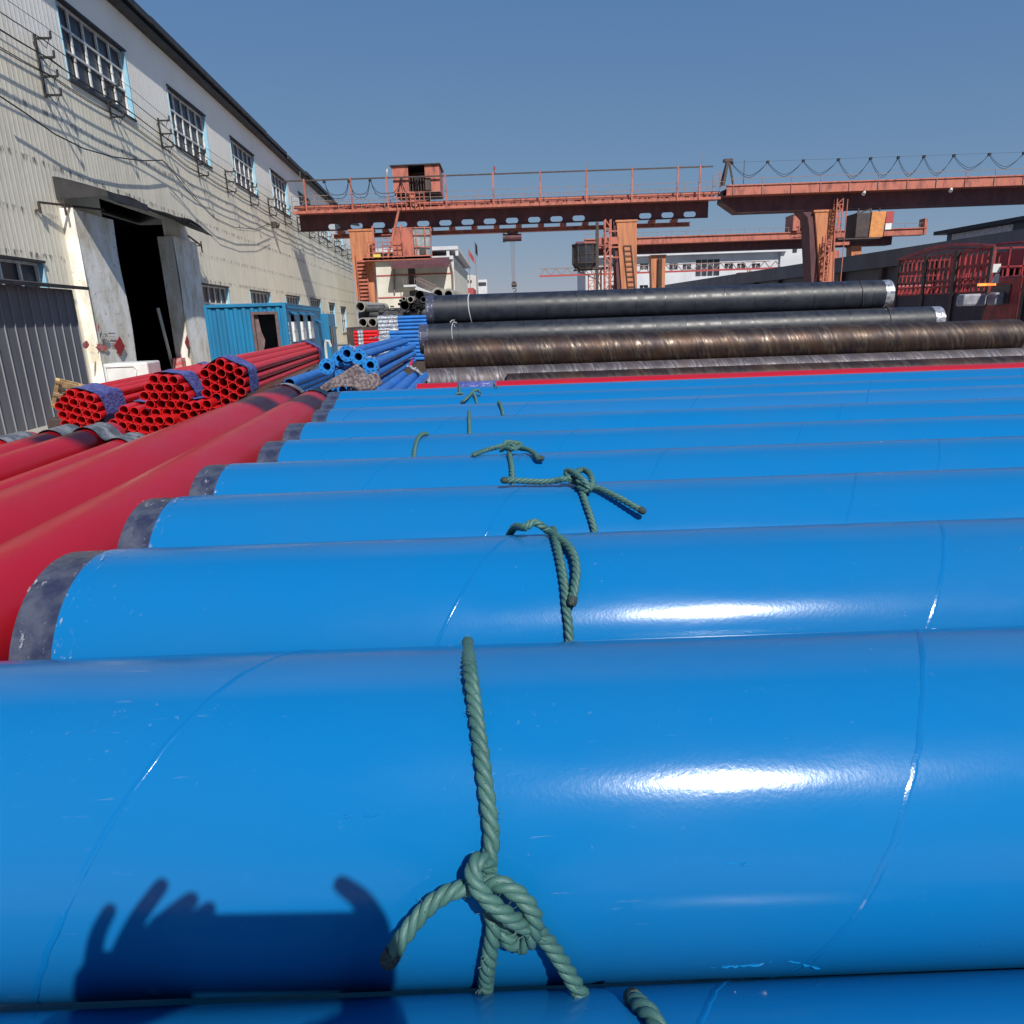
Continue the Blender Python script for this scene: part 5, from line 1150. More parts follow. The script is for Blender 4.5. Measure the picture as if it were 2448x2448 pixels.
plasticband(fy([(950, 180, 16.2), (1150, 175, 16.2), (1300, 235, 16.2), (1400, 300, 16.2), (1450, 400, 16.2), (1470, 520, 16.2), (1440, 650, 16.2)]), dF, .55, 'crumpled clear plastic band round the far end of the flanged bundle', 1)
plasticband(fy([(620, 300, 10.9), (760, 380, 10.9), (860, 460, 10.85), (990, 500, 10.85), (1050, 580, 10.9), (1060, 680, 10.9)]), dF, .22, 'clear plastic stretched round the near flanges, torn and shiny', 2)
plasticband(fy([(1490, 600, 12.5), (1600, 640, 12.5), (1760, 760, 12.5), (1840, 850, 12.5), (1850, 930, 12.5)]), dF, .28, 'crumpled clear plastic band round the small lower blue group', 3)
# cloth over the flanged bundle
mb = MB(); r = random.Random(4)
out = [(180, 1040), (170, 930), (330, 820), (500, 720), (620, 640), (740, 570), (800, 640), (815, 760), (830, 840), (900, 740), (1010, 700), (1080, 760), (1085, 880), (1000, 980), (800, 1000), (640, 930), (500, 925), (380, 950), (270, 1000), (250, 1100)]
ctr = (700, 850)
import bmesh
b = bmesh.new(); vs = [b.verts.new(fz(x, y, 10.42)) for x, y in out]; b.faces.new(vs)
bmesh.ops.triangulate(b, faces=b.faces); bmesh.ops.subdivide_edges(b, edges=b.edges, cuts=7, use_grid_fill=True); bmesh.ops.triangulate(b, faces=b.faces)
from mathutils import noise as mn
for v in b.verts: v.co.y += .05*mn.noise(v.co*4)+.02*mn.noise(Vector((v.co.x*16, 0, v.co.z*5)))-.01
me = bpy.data.meshes.new('cloth'); b.to_mesh(me); b.free(); me.materials.append(m_tarp)
for p in me.polygons: p.use_smooth = True
o = bpy.data.objects.new('padding_cloth', me); col.objects.link(o); m_ = o.modifiers.new('s', 'SOLIDIFY'); m_.thickness = .02; tag(o, 'mottled grey-brown padding cloth draped over the blue flanges', 'cloth')
mb = MB(); pl_ = [fz(x, y, 10.9) for x, y in ((420, 640), (640, 560), (760, 430), (860, 500), (960, 700), (1080, 900), (900, 1040), (400, 1080))]; mb.prism(pl_, (0, .3, 0)); tag(mb.build('padding_cloth', m_tarp), 'folded grey padding packed between the blue flanges behind the cloth', 'cloth')
# blue pipes lying low left of it (edge of another bundle)
for i in range(3):
    p = fz(-60, 800+i*85, 11.5); t = thing('blue_pipe', ['upper blue pipe lying left of the flanged bundle', 'middle blue pipe lying left of the flanged bundle', 'lowest blue pipe lying left of the flanged bundle'][i], 'pipe', p, 'blue pipes left of the flanged bundle'); mb = MB(t); mb.hollow(p-dF*1.0, p+dF*5, .085, .075, 24); mb.build('body', m_bluep, t, smooth=True)
# ---------------------------------------------------------------- stacks in the middle distance
def xbundle(lab, pxl, pxr, pyt, pyb, Y, rows, depth, m, cap, capm, od=None, extra=6):
    a, c = at(pxl, pyt, Y), at(pxl, pyb, Y); H_ = a.z-c.z; od = H_/rows; xr3 = at(pxr, pyt, Y).x+extra
    t = thing('pipe_bundle', lab, 'pipe bundle', (a.x, Y, c.z), 'pipe bundles lying crosswise in the yard')
    for r_ in range(rows):
        for d_ in range(depth):
            z = c.z+od*(r_+.5); y = Y+d_*od; mb = MB(t); mb.hollow((a.x+.02*((r_*3+d_) % 3), y, z), (xr3, y, z), od/2, od/2-.008, 16); mb.build('pipe', m, t, smooth=True)
    mb = MB(t); x0_ = a.x+cap[0]; mb.grid(lambda u, v: (x0_+(cap[1])*u, Y-od/2-.02-.015*math.sin(v*rows*2*PI)-.01*math.sin(u*13), c.z-.02+(H_+.05)*v), 8, rows*6)
    mb.grid(lambda u, v: (x0_+(cap[1])*u, Y-od/2-.02+v*(depth*od), a.z+.03+.01*math.sin(u*9+v*5)), 8, 6); mb.build('plastic_wrap', capm, t, smooth=True)
    return t
xbundle('upper crosswise bundle of small blue pipes with clear plastic at its left end', 903, 1010, 757, 791, 20, 4, 4, m_bluep, (0, .55), m_wrapclr)
xbundle('lower crosswise bundle of small blue pipes, with striped plastic at its left end', 886, 1005, 793, 866, 19.2, 8, 4, m_bluep, (0, .5), m_wrapclr)
xbundle('short red pipe bundle lying crosswise left of the blue ones', 846, 893, 791, 832, 18.6, 5, 3, m_redb, (.10, .14), m_wrapclr, extra=.1)
mb = MB(); c_ = at(960, 870, 19.5); mb.box(-3.6, 3, 19, 20.6, 0, at(900, 866, 19.2).z-.01); tag(mb.build('timber_crib', m_dark), 'dark timber crib under the crosswise blue bundles', 'timber')
p = at(990, 862, 12.0); q = at(1010, 862, 12.0); mb = MB(); mb.prism([at(978, 871, 12.6), at(986, 856, 12.6), at(985, 872, 12.6)], (0, .05, 0)); tag(mb.build('red_wedge', m_redb), 'tiny red wedge between the blue bundle and the rusty pipe', 'wedge')
# rings: big concrete-lined pipe ends facing the camera
def endpipe(px, py, Y, ro, L, m, lab, wall=.25, grp='grey pipe ends facing the camera', inner=None):
    p = at(px, py, Y); t = thing('pipe_end', lab, 'pipe', p, grp); mb = MB(t); d_ = Vector((.03, 1, 0))
    mb.hollow(p, p+d_*L, ro, ro*(1-wall), 24); mb.build('body', m, t, smooth=True)
    mb = MB(t); mb.cyl(p+d_*(L*.6), p+d_*(L*.6+.02), ro*(1-wall)-.002, 20); mb.build('bore_shade_disc', m_bore, t); return t  # dark disc added deep in the bore for its shade
m_cement = mat('cement_grey', (.34, .32, .28), (.2, .19, .18), 6, rough=.8)
m_dkpipe = mat('dark_grey_pipe', (.035, .037, .045), (.07, .07, .075), 4, rough=.5)
endpipe(861, 733, 23.5, .17, 4, m_cement, 'wide grey pipe end beside the foot of the left crane leg', .22)
endpipe(867, 771, 22.5, .145, 4, m_cement, 'left one of two grey ring pipe ends below the dark crosswise pipe', .2)
endpipe(890, 771, 22.5, .145, 4, m_cement, 'right one of two grey ring pipe ends below the dark crosswise pipe', .2)
endpipe(965, 714, 24, .07, 4, m_cement, 'small ring pipe end, left of the pair on the dark heap', .25)
endpipe(981, 716, 24, .11, 4, m_cement, 'medium ring pipe end on top of the dark heap', .2)
endpipe(1003, 706, 24.4, .16, 4, m_dkpipe, 'dark wide pipe end leaning on top of the heap beside the black pipe', .08)
endpipe(967, 730, 24, .16, 4, m_dkpipe, 'large dark pipe end low in the dark heap', .08)
for i, (px, py, rr) in enumerate(((957, 719, .045), (954, 727, .045), (994, 722, .05), (999, 728, .045), (990, 732, .05), (1004, 722, .04), (1010, 731, .05), (983, 734, .05), (996, 738, .05), (1012, 716, .1), (1006, 742, .06), (975, 744, .07))):
    endpipe(px, py, 24.1+.02*i, rr, 3, m_dkpipe, 'small dark pipe end in the heap beside the topmost black pipe', .2, grp='small dark pipe ends in the heap')
endpipe(1047, 703, 30, .26, 5, m_cement, 'grey pipe end showing left above the topmost black pipe', .3)
endpipe(1072, 704, 30, .24, 5, m_cement, 'grey pipe end showing right above the topmost black pipe', .35)
p = at(905, 751, 24.5); t = thing('dark_pipe', 'long dark pipe lying crosswise under the heap of pipe ends', 'pipe', p); mb = MB(t); mb.hollow((at(858, 751, 24.5).x, 24.5, p.z), (p.x+7, 24.5, p.z), .13, .12, 24); mb.build('body', m_dkpipe, t, smooth=True)
p2 = at(930, 737, 24.2); t = thing('dark_pipe', 'shorter grey pipe stub lying behind the wide ring end', 'pipe', p2); mb = MB(t); mb.hollow((at(874, 738, 23.9).x, 23.9, p2.z), (p2.x-.1, 23.9, p2.z), .12, .11, 24); mb.build('body', m_dkpipe, t, smooth=True)
mb = MB(); a_ = at(858, 760, 24.5); mb.box(a_.x, a_.x+8, 22.4, 27, 0, at(867, 780, 22.5).z-.02); tag(mb.build('timber_crib', m_dark), 'dark crib carrying the grey ring pipe ends', 'timber')
def heap(lab, cx, cy, cz, sx_, sy_, sz_, m, seed, n=22, name='scrap_heap', cat='scrap'):
    r = random.Random(seed); mb = MB()
    for i in range(n):
        a = r.uniform(0, 2*PI); q = r.random()**.6; x = cx+sx_*q*math.cos(a); y = cy+sy_*q*math.sin(a); z = cz+sz_*(1-q)*r.uniform(.3, 1)
        s_ = r.uniform(.06, .22)*max(sx_, .5); e = Matrix.Rotation(r.uniform(0, 3), 3, 'Z') @ Matrix.Rotation(r.uniform(-.7, .7), 3, 'X')
        h = Vector((s_*r.uniform(.5, 2.2), s_*r.uniform(.3, 1), s_*r.uniform(.15, .6)))
        mb.hexa([Vector((x, y, z)) + e @ Vector((h.x*a_, h.y*b_, h.z*c_)) for c_ in (-1, 1) for a_, b_ in ((-1, -1), (1, -1), (1, 1), (-1, 1))])
    mb.box(cx-sx_*.8, cx+sx_*.8, cy-sy_*.6, cy+sy_*.6, 0, cz+.02) if cz > .1 else None
    tag(mb.build(name, m, bevel=.01), lab, cat, kind='stuff')
p = at(835, 800, 24); heap('pale rubble and scrap piled against the hall beside the red crosswise bundle', p.x, 24.5, .5, .7, 1.2, 1.3, m_debris, 2, 34)
p = at(935, 738, 24); heap('bent offcuts lying on the long dark pipe', p.x, 24, p.z-.1, .5, .4, .2, m_dkpipe, 5, 14)
# ---------------------------------------------------------------- things by the hall door
def pallet(c, rz, tilt, lab):
    M = Matrix.Translation(c) @ Matrix.Rotation(rz, 4, 'Z') @ Matrix.Rotation(.35, 4, 'Y') @ Matrix.Rotation(tilt, 4, 'X') @ Matrix.Scale(.52, 4); t = thing('wooden_pallet', lab, 'pallet', M)
    mb = MB(M=I4)
    for i in range(6): mb.box(-.6, .6, -.5+.175*i, -.5+.175*i+.11, .10, .122)
    mb.build('top_boards', m_wood, t)
    mb = MB(M=I4)
    for x in (-.56, 0, .5): mb.box(x-.04, x+.06, -.5, .49, .022, .098)
    mb.build('bearer', m_wood, t)
    mb = MB(M=I4)
    for y in (-.5, -.05, .38): mb.box(-.6, .6, y, y+.1, 0, .02)
    mb.build('bottom_boards', m_wood, t)
    return t
p = at(178, 920, 10.6); pallet((p.x, 10.6, p.z-.22), .5, -1.0, 'broken yellow wooden pallet leaning behind the nearest red bundle')
mb = MB(); mb.box(p.x-.6, p.x+.6, 10.7, 11.8, 0, p.z-.5); tag(mb.build('dark_crate', m_dark, bevel=.02), 'dark crate hidden behind the leaning pallet', 'crate')
pc = at(300, 880, 13.6); M = Matrix.Translation((pc.x, 13.6, 0)) @ Matrix.Rotation(.12, 4, 'Z'); cr_ = thing('white_crate', 'white plastic crate with moulded side beside the hall door', 'crate', M)
hz0_ = at(300, 925, 13.6).z-.25; hz1_ = at(300, 868, 13.6).z
mb = MB(M=I4); wX = .40; mb.box(-wX, wX, 0, .7, max(.02, hz0_), hz1_); mb.build('body', m_white, cr_, bevel=.03)
mb = MB(M=I4)
P = [(-wX+.05, -.012, hz1_-.06), (wX-.25, -.012, hz1_-.06), (wX-.20, -.012, hz1_-.12), (wX-.32, -.012, hz0_+.15), (wX-.4, -.012, hz0_+.08), (-wX+.05, -.012, hz0_+.08), (-wX+.05, -.012, hz1_-.06)]; mb.tube(P, .012, 5)
mb.build('moulding', m_white, cr_, smooth=True)
mb = MB(M=I4); mb.box(-wX-.2, wX+.2, .05, .8, 0, max(.02, hz0_)-.002); mb.build('stand', m_dark, cr_)
p = at(330, 862, 14.6); heap('pale rubble and bent sheet on the ground at the doorway', p.x, 15, .6, .7, .7, .75, m_debris, 8, 30)
p = at(400, 868, 18); heap('dark red scrap and offcuts in front of the doorway', p.x, 18.5, .35, 1.6, 1, .55, mat('mixed_scrap', (.25, .06, .05), (.05, .05, .06), 5, rough=.7), 11, 40)
p = at(500, 860, 19); heap('tangled grey cables and scrap between doorway and container', p.x, 19.5, .45, 1.2, .8, .6, m_debris, 13, 40)
# leaning boards in the doorway
mb = MB(M=Mw); mb.bar((31.45, .35, 0), (31.15, .5, 2.9), .22, .05); tag(mb.build('leaning_board', m_cream), 'pale board leaning just inside the right side of the doorway', 'board')
mb = MB(M=Mw); mb.box(31.2, 31.7, -.1, .3, 0, .8); tag(mb.build('brick_stack', m_redspray, bevel=.01), 'small red brick stack at the right door pillar foot', 'bricks')
# ---------------------------------------------------------------- green ropes
def rope_pt(px, py, i, lift):
    d = ray(px, py); y0, z0 = PY[i], PZ[i]; r = R_+lift
    oy, oz = -y0, CZ-z0; a = d.y**2+d.z**2; b = d.y*oy+d.z*oz; c = oy*oy+oz*oz-r*r; q = b*b-a*c
    t = (-b-math.sqrt(q))/a if q >= 0 else -b/a
    return CAM+d*t
def rope(paths, lab, R, tips=(), name='green_rope'):
    mb = MB(); mt = MB()
    for pi_, P in enumerate(paths):
        C_ = catmull(P, .0045); s = 0; x = None; m = len(C_); strands = [[], [], []]; pitch = R*5.2
        for k in range(m):
            d = (C_[min(k+1, m-1)]-C_[max(k-1, 0)]).normalized()
            if x is None: x = basis(d)[0]
            x = (x-d*x.dot(d)).normalized(); y = d.cross(x)
            if k: s += (C_[k]-C_[k-1]).length
            for j in range(3):
                a = -2*PI*s/pitch+j*2*PI/3; strands[j].append(C_[k]+(x*math.cos(a)+y*math.sin(a))*R*.50)
        for st in strands: mb.tube(st, R*.55, 8)
        for e in tips:
            if e[0] == pi_:
                kk = C_[0] if e[1] == 0 else C_[-1]; k2 = C_[3] if e[1] == 0 else C_[-4]; dd = (kk-k2).normalized()
                mt.tube([kk-dd*R*1.2, kk-dd*R*.2, kk+dd*R*.5, kk+dd*R*.9], R, 10, rad=[R*1.07, R*1.12, R*1.0, R*.6])
    o = mb.build(name, m_rope, None, smooth=True, auto=80); tag(o, lab, 'rope', 'green ropes tied over the blue pipes')
    if mt.v: mt.build('melted_tip', m_ropetip, o, smooth=True)
    return o
k1 = lambda x, y: (850+x/2.972, 1900+y/2.972)
def rp(i, R, L): return [rope_pt(px, py, i, R*l) for px, py, l in L]
def over(i, x, dx, R, th0=60, th1=20, n=5):   # rope coming over the crest from the far side
    return [Vector((x+dx*k/n, PY[i]+(R_+R)*math.sin(math.radians(th0+(th1-th0)*k/n)), PZ[i]+(R_+R)*math.cos(math.radians(th0+(th1-th0)*k/n)))) for k in range(n)]
R1 = .0118
t0 = rope_pt(1118, 1560, 1, R1)
main = over(1, t0.x-.02, .01, R1, 70, 32) + rp(1, R1, [(1122, 1590, 1), (1134, 1680, 1), (1148, 1780, 1), (1160, 1870, 1), (1172, 1960, 1)] + [(*k1(968, 300), 1), (*k1(955, 430), 1.3), (*k1(945, 560), 1.2), (*k1(950, 700), 1.0), (*k1(965, 830), 1.1), (*k1(985, 940), 1.5), (*k1(950, 1150), 1.2), (*k1(930, 1300), 1), (*k1(917, 1500), 1), (*k1(905, 1640), 1), (*k1(895, 1800), 1)])
tl = rp(1, R1, [(*k1(240, 1170), 4.5), (*k1(270, 1110), 4.4), (*k1(340, 1010), 4), (*k1(440, 880), 3.4), (*k1(560, 760), 3), (*k1(690, 685), 2.6), (*k1(800, 660), 2.2), (*k1(900, 640), 2.2), (*k1(990, 625), 3.0), (*k1(1100, 670), 3.6), (*k1(1210, 760), 3.8), (*k1(1275, 880), 3.4), (*k1(1260, 1000), 2.8), (*k1(1190, 1065), 2.0), (*k1(1100, 1040), 1.4), (*k1(1050, 950), 1.2), (*k1(1020, 870), 1.0)])
tr = rp(1, R1, [(*k1(960, 520), 1.0), (*k1(915, 465), 2.4), (*k1(865, 470), 3.4), (*k1(835, 545), 4.2), (*k1(865, 650), 4.8), (*k1(930, 735), 5.0), (*k1(1020, 815), 4.9), (*k1(1110, 880), 4.4), (*k1(1200, 930), 3.2), (*k1(1290, 975), 2.2), (*k1(1370, 1050), 1.8), (*k1(1440, 1150), 1.8), (*k1(1510, 1265), 2.2), (*k1(1580, 1380), 2.8), (*k1(1640, 1480), 3.4), (*k1(1652, 1560), 3.6)])
rope([main, tl, tr], 'thick green twisted rope with a big knot on the front blue pipe', R1, tips=((1, 0),))
# creases in the plastic film of the front pipe, real little ridges that catch the sun
def crease(pts, i, name_lab, seed, rad=.0022):
    q = random.Random(seed); P = catmull([rope_pt(px*1.267, py*1.267, i, -.0006) for px, py in pts], .006)
    P = [p+Vector((q.uniform(-.0015, .0015), q.uniform(-.002, .002), q.uniform(-.0015, .0015))) for p in P]; n_ = len(P)
    mb = MB(); mb.tube(P, rad, 6, rad=[rad*(.25+.75*math.sin(PI*k/(n_-1)))*q.uniform(.5, 1.2) for k in range(n_)]); return mb
m_crease = mat('blue_film_crease', (.004, .16, .42), rough=.10, bump=.5, bsc=200, bd=.001)
fr = [o for o in col.objects if o.get('label') == ordn[1]][0]
for sd, pts in enumerate((((590, 1530), (630, 1537), (680, 1540), (732, 1533)), ((1335, 1826), (1385, 1822), (1430, 1819), (1470, 1812)), ((1475, 1812), (1500, 1815), (1530, 1822), (1560, 1832)), ((1335, 1632), (1370, 1630), (1432, 1632)), ((1468, 1857), (1480, 1859), (1492, 1858)), ((1845, 1780), (1856, 1782), (1862, 1780)))):
    c_ = crease(pts, 1, '', sd); c_.M = TM[fr.name].inverted(); c_.v = [c_.M @ v for v in c_.v]; c_.build('film_crease', m_crease, fr, smooth=True)
# loose hairs standing off the front rope
mb = MB(); q = random.Random(9)
for C_ in (main, tl, tr):
    C2 = catmull(C_, .012)
    for p in C2:
        for _ in range(2):
            d = Vector((q.uniform(-1, 1), q.uniform(-1, .3), q.uniform(-.4, 1))).normalized(); a = p+d*R1*.85; l = q.uniform(.003, .010)
            mb.tube([a, a+d*l*.5+Vector((q.uniform(-1, 1)*.002, 0, -.001)), a+d*l+Vector((q.uniform(-1, 1)*.004, 0, -.002))], .00035, 3)
hr = mb.build('loose_fibre', m_rope, [o for o in col.objects if o.name.startswith('green_rope')][0]); hr['kind'] = 'stuff'
# frayed strands at the open right tail
mb = MB(); e = tr[-1]; r = random.Random(2)
for k in range(26):
    a = e+Vector((r.uniform(-.008, .008), r.uniform(-.006, .006), r.uniform(-.004, .012))); mb.tube([a, a+Vector((r.uniform(-.01, .012), -.004, -.015)), a+Vector((r.uniform(-.02, .02), -.01+r.uniform(-.01, .01), -.035+r.uniform(-.01, .01)))], .0009, 4)
tag(mb.build('frayed_fibres', m_rope), 'frayed fibres at the open tail of the big green knot', 'rope fibres')
k2 = lambda x, y: (1050+x/2.927, 880+y/2.927)
R2 = .0105
P = lambda i, R, L: rp(i, R, [(*k2(x, y), l) for x, y, l in L])
a1 = over(2, rope_pt(*k2(790, 1110), 2, R2).x-.01, .005, R2, 70, 30) + P(2, R2, [(795, 1130, 1), (812, 1200, 1), (840, 1320, 1), (865, 1450, 1), (880, 1560, 1), (890, 1680, 1), (905, 1790, 1), (912, 1880, 1), (925, 2050, 1)])
q0 = rope_pt(*k2(560, 1150), 2, R2)
a2 = [q0+Vector((-.03, .12, -.05)), q0+Vector((-.01, .05, -.0))] + P(2, R2, [(600, 1115, 3), (650, 1080, 4), (705, 1095, 3.4), (765, 1140, 1.4), (830, 1185, 1.4), (895, 1235, 1.8), (945, 1320, 2), (960, 1420, 2), (950, 1520, 2.2), (938, 1590, 2.6), (930, 1640, 2.8)])
rope([a1, a2], 'green rope with a bent over tail on the second blue pipe', R2, tips=((1, 1),))
zt3 = PZ[3]
b1 = P(3, R2, [(970, 790, 1.5), (1000, 870, 1), (1030, 960, 1), (1060, 1040, 1), (1088, 1140, 1), (1110, 1250, 1)])
b2 = P(3, R2, [(450, 785, 3.0), (520, 785, 2.6), (600, 790, 2.2), (700, 795, 2), (800, 790, 2.2), (880, 775, 3.2), (960, 770, 2.2), (1010, 800, 1.6), (1050, 830, 1.6), (1110, 840, 1.8), (1180, 870, 2.2), (1280, 920, 2.8), (1360, 965, 3.2), (1425, 1000, 3.4)])
b3 = P(3, R2, [(960, 800, 1.2), (905, 770, 3.2), (890, 725, 4.0), (930, 725, 5), (985, 765, 5), (1030, 810, 4.2), (1050, 850, 2.6), (1000, 840, 1.6), (960, 790, 1.4)])
b4 = P(3, R2, [(950, 760, 3.5), (965, 725, 4), (1010, 712, 4), (1055, 745, 3.6), (1068, 805, 3), (1035, 855, 2.4), (980, 830, 2)])
rope([b1, b2, b3, b4], 'green rope with a second big knot and long slanting tail', R2, tips=((1, 0), (1, 1)))
c1_ = P(4, R2, [(507, 812, 1), (510, 760, 1), (507, 690, 1), (492, 610, 1), (484, 550, 2.2)])
c2_ = P(4, R2, [(235, 605, 1.4), (330, 572, 1.6), (420, 550, 2), (470, 530, 3.4), (510, 530, 3.4), (560, 560, 2), (620, 570, 2), (668, 600, 2), (690, 630, 2.4), (718, 632, 2.6)])
c3_ = P(4, R2, [(430, 575, 1.5), (465, 560, 2.5), (520, 565, 3.2), (570, 535, 3), (520, 520, 4.2), (470, 520, 4), (450, 555, 2.5)])
rope([c1_, c2_, c3_], 'green rope tied in a small bow beyond the second knot', R2, tips=((1, 1),))
N = lambda i, R, L: rp(i, R, L)
rope([N(5, R2, [(1022, 1036, 1), (1008, 1038, 1.5), (998, 1050, 1), (992, 1070, 1), (989, 1096, 1)])], 'short curved green rope piece left of the rope bow', R2)
rope([N(6, R2, [(1121, 984, 1), (1121, 1000, 1), (1122, 1020, 1), (1122, 1042, 1)])], 'short straight upright green rope strand', R2)
rope([N(7, R2, [(1192, 960, 1.5), (1196, 968, 1.4), (1200, 980, 1), (1203, 994, 1)])], 'short slanting green rope strand right of the straight one', R2)
rope([N(8, R2, [(1104, 962, 3), (1118, 950, 3), (1131, 935, 3.5), (1143, 933, 3.5), (1148, 940, 3)]), N(8, R2, [(1130, 936, 3), (1136, 950, 1), (1141, 970, 1)])], 'small forked green rope knot near the far end of the row', R2, tips=((0, 0),))
rope([N(9, R2, [(1097, 920, 1.5), (1098, 932, 1), (1098, 950, 1)]), N(9, R2, [(1090, 943, 2), (1100, 940, 2.6), (1107, 942, 2)])], 'tiny green rope knot on the farthest blue pipe', R2)
rope([N(9, R2, [(1178, 915, 1), (1182, 919, 1.2), (1186, 926, 1)])], 'tiny dark green rope end on the farthest pipe right of the tiny knot', R2)
rope([N(0, R1, [(1512, 2385, 1), (1535, 2405, 1.5), (1560, 2430, 1.5), (1580, 2470, 1), (1600, 2520, 1)])], 'dark green rope end at the very bottom edge', R1, tips=((0, 0),))  # dark tip stands in for the shadow at this rope's upper end
# ---------------------------------------------------------------- the photographer (outside the frame; casts the hand and phone shadow)
def cam_pt(a, b, c): return CAM + rt*a + upv*b - fw*c
def skin(name, nodes, edges, mt, root, parent=None, sub=2):
    me = bpy.data.meshes.new(name); me.from_pydata([tuple(n[0]) for n in nodes], edges, []); me.materials.append(mt)
    o = bpy.data.objects.new(name, me); col.objects.link(o); m = o.modifiers.new('skin', 'SKIN'); m.use_smooth_shade = True
    for i, n in enumerate(nodes): sv = me.skin_vertices[0].data[i]; sv.radius = (n[1], n[1]); sv.use_root = (i == root)
    m = o.modifiers.new('ss', 'SUBSURF'); m.levels = sub; m.render_levels = sub
    if parent: o.parent = parent
    return o
V = Vector; nodes = []; edges = []
def node(p, r, frm=None):
    nodes.append((V(p), r)); i = len(nodes)-1
    if frm is not None: edges.append((frm, i))
    return i
bx0 = -.10; by0 = -.34
pelv = node((bx0, by0, .95), .15); waist = node((bx0, by0, 1.10), .135, pelv); chest = node((bx0, by0+.01, 1.32), .155, waist); nb = node((bx0, by0+.02, 1.47), .07, chest); nk = node((bx0, by0+.03, 1.55), .055, nb)
h1 = node((bx0, by0+.05, 1.63), .085, nk); h2 = node((bx0, by0+.05, 1.70), .095, h1); h3 = node((bx0, by0+.04, 1.76), .06, h2)
for s_ in (-1, 1):
    hp = node((bx0+.10*s_, by0, .88), .095, pelv); kn = node((bx0+.12*s_, by0+.02, .48), .06, hp); an = node((bx0+.13*s_, by0, .09), .042, kn); ft = node((bx0+.14*s_, by0+.14, .04), .035, an)
shL = node((bx0-.18, by0+.02, 1.42), .065, chest); shR = node((bx0+.18, by0+.02, 1.42), .065, chest)
# left arm (picture left) up to the spread hand
eL = node(cam_pt(-.43, -.36, .20), .052, shL); wL = node(cam_pt(-.345, -.165, .06), .040, eL); pL = node(cam_pt(-.315, -.10, .03), .042, wL); pK = node(cam_pt(-.285, -.068, .028), .036, pL); pL2 = node(cam_pt(-.245, -.062, .028), .034, pK); pL3 = node(cam_pt(-.20, -.055, .03), .026, pL2)
for fr, base, mid, tip, r_ in ((pK, (-.302, -.045), (-.288, .000), (-.266, .037), .0125), (pL2, (-.262, -.035), (-.230, .022), (-.193, .071), .0135), (pL2, (-.232, -.022), (-.190, .018), (-.148, .050), .0145), (pL3, (-.205, -.022), (-.158, .012), (-.124, .036), .0130)):
    a = node(cam_pt(*base, .025), r_*1.15, fr); b_ = node(cam_pt(*mid, .028), r_, a); node(cam_pt(*tip, .025), r_*.85, b_)
a = node(cam_pt(-.255, -.11, .03), .022, pL); b_ = node(cam_pt(-.215, -.105, .035), .017, a); node(cam_pt(-.165, -.09, .032), .013, b_)
eR = node(cam_pt(.16, -.36, .20), .052, shR); wR = node(cam_pt(.115, -.165, .06), .038, eR); pR = node(cam_pt(.098, -.10, .03), .040, wR); pR2 = node(cam_pt(.098, -.045, .028), .036, pR)
a = node(cam_pt(.103, .004, .028), .021, pR2); b_ = node(cam_pt(.080, .046, .028), .0150, a); node(cam_pt(.041, .072, .026), .0115, b_)
for k, (ax, ay, bx_, by_) in enumerate(((.072, -.02, .045, -.012), (.070, -.045, .040, -.04), (.070, -.072, .040, -.07), (.06, -.112, .025, -.122))):
    a = node(cam_pt(ax, ay, .040), .0115, pR2 if k < 2 else pR); b_ = node(cam_pt(bx_, by_, .042), .010, a); node(cam_pt(bx_-.028, by_+(.002 if k < 3 else -.006), .036), .009, b_)
per = thing('person', 'photographer in dark clothes holding up a phone with both hands spread', 'person', (bx0, by0, 0))
TMi = TM[per.name].inverted()
nodes = [(TMi @ p, r) for p, r in nodes]
body = skin('body', nodes, edges, m_skin, 0, per)
def shell(name, mt, ids, grow):
    sub_ = [nodes[i] for i in ids]; mp = {i: k for k, i in enumerate(ids)}; ed = [(mp[a], mp[b]) for a, b in edges if a in mp and b in mp]
    return skin(name, [(p, r+grow) for p, r in sub_], ed, mt, 0, per)
shell('jacket', m_shirt, [pelv, waist, chest, nb, shL, shR, eL, eR], .018)
shell('trousers', m_trous, [pelv]+list(range(8, 8+8)), .014)
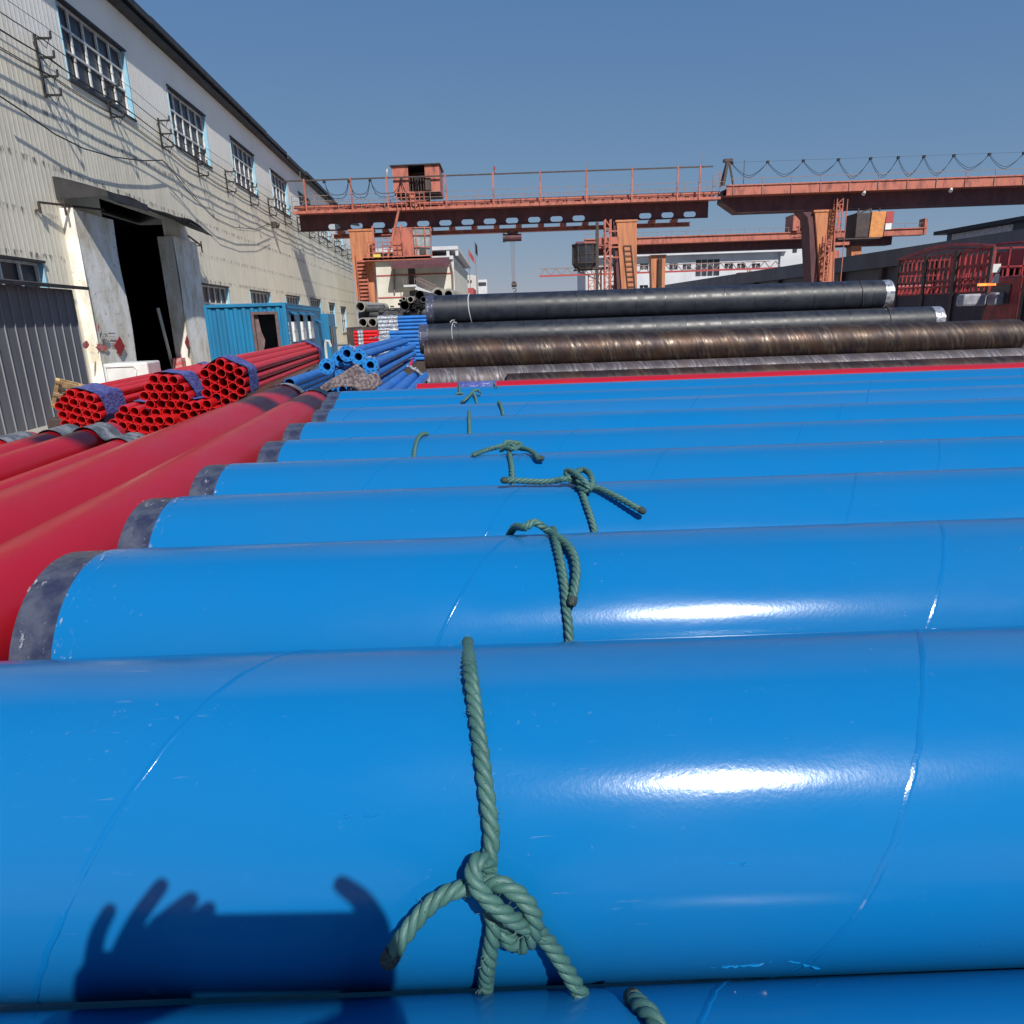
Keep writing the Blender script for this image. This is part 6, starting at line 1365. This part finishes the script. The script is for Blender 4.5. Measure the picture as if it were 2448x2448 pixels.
mb = MB(per); hc = V((bx0, by0+.03, 1.73)); mb.grid(lambda a, b: hc + V((.108*math.cos(2*PI*a)*math.cos(b*PI/2-.25), .115*math.sin(2*PI*a)*math.cos(b*PI/2-.25)-.01, .105*math.sin(b*PI/2-.25))), 20, 8); mb.build('hair', m_hair, per, smooth=True)
# phone: its lens sits at the camera position, so the slab stays just behind it
mb = MB(); c8 = [cam_pt(a, b_, c) for c in (.022, .010) for a, b_ in ((-.225, -.102), (.082, -.100), (.080, .020), (-.215, .015))]; mb.hexa(c8); tag(mb.build('phone', m_black2, bevel=.004), 'dark flip-case phone held above the pipes whose shadow falls on the blue pipe', 'phone')
# ---------------------------------------------------------------- gantry crane over the camera (casts the soft shadows on the red pipes)
oc = thing('gantry_crane', 'orange lattice gantry crane spanning overhead, seen only by its shadows', 'gantry crane', (0, -4.6, 0), 'gantry cranes in the yard')
OZ = 13.5; OYv = -4.5
mb = MB(oc); mb.bar((.9, OYv, OZ), (26, OYv, OZ), .34); mb.bar((.9, OYv+1.3, OZ), (26, OYv+1.3, OZ), .22)
mb.box(-.1, .45, OYv-2.5, OYv-2.0, OZ-.12, OZ+.12); mb.box(.1, .7, OYv-1.1, OYv-.85, OZ-.1, OZ+.1); mb.box(-.1, .4, OYv-3.8, OYv-3.5, OZ-.1, OZ+.1)  # unseen boxes added only to cast the dark patches on the left pipes
for k in range(11): x = .9+2.3*k; mb.bar((x, OYv, OZ), (x+1.1, OYv+1.3, OZ), .30); mb.bar((x+1.1, OYv+1.3, OZ), (x+2.3, OYv, OZ), .22)
mb.build('lattice_girder', m_orange, oc)
mb = MB(oc)
for x in (13.5, 24): mb.hexa([(x-.4, OYv-.6, 0), (x+.4, OYv-.6, 0), (x+.4, OYv+.2, 0), (x-.4, OYv+.2, 0), (x-.5, OYv-.6, OZ-.12), (x+.5, OYv-.6, OZ-.12), (x+.5, OYv+.2, OZ-.12), (x-.5, OYv+.2, OZ-.12)])
mb.build('leg', m_orange2, oc)
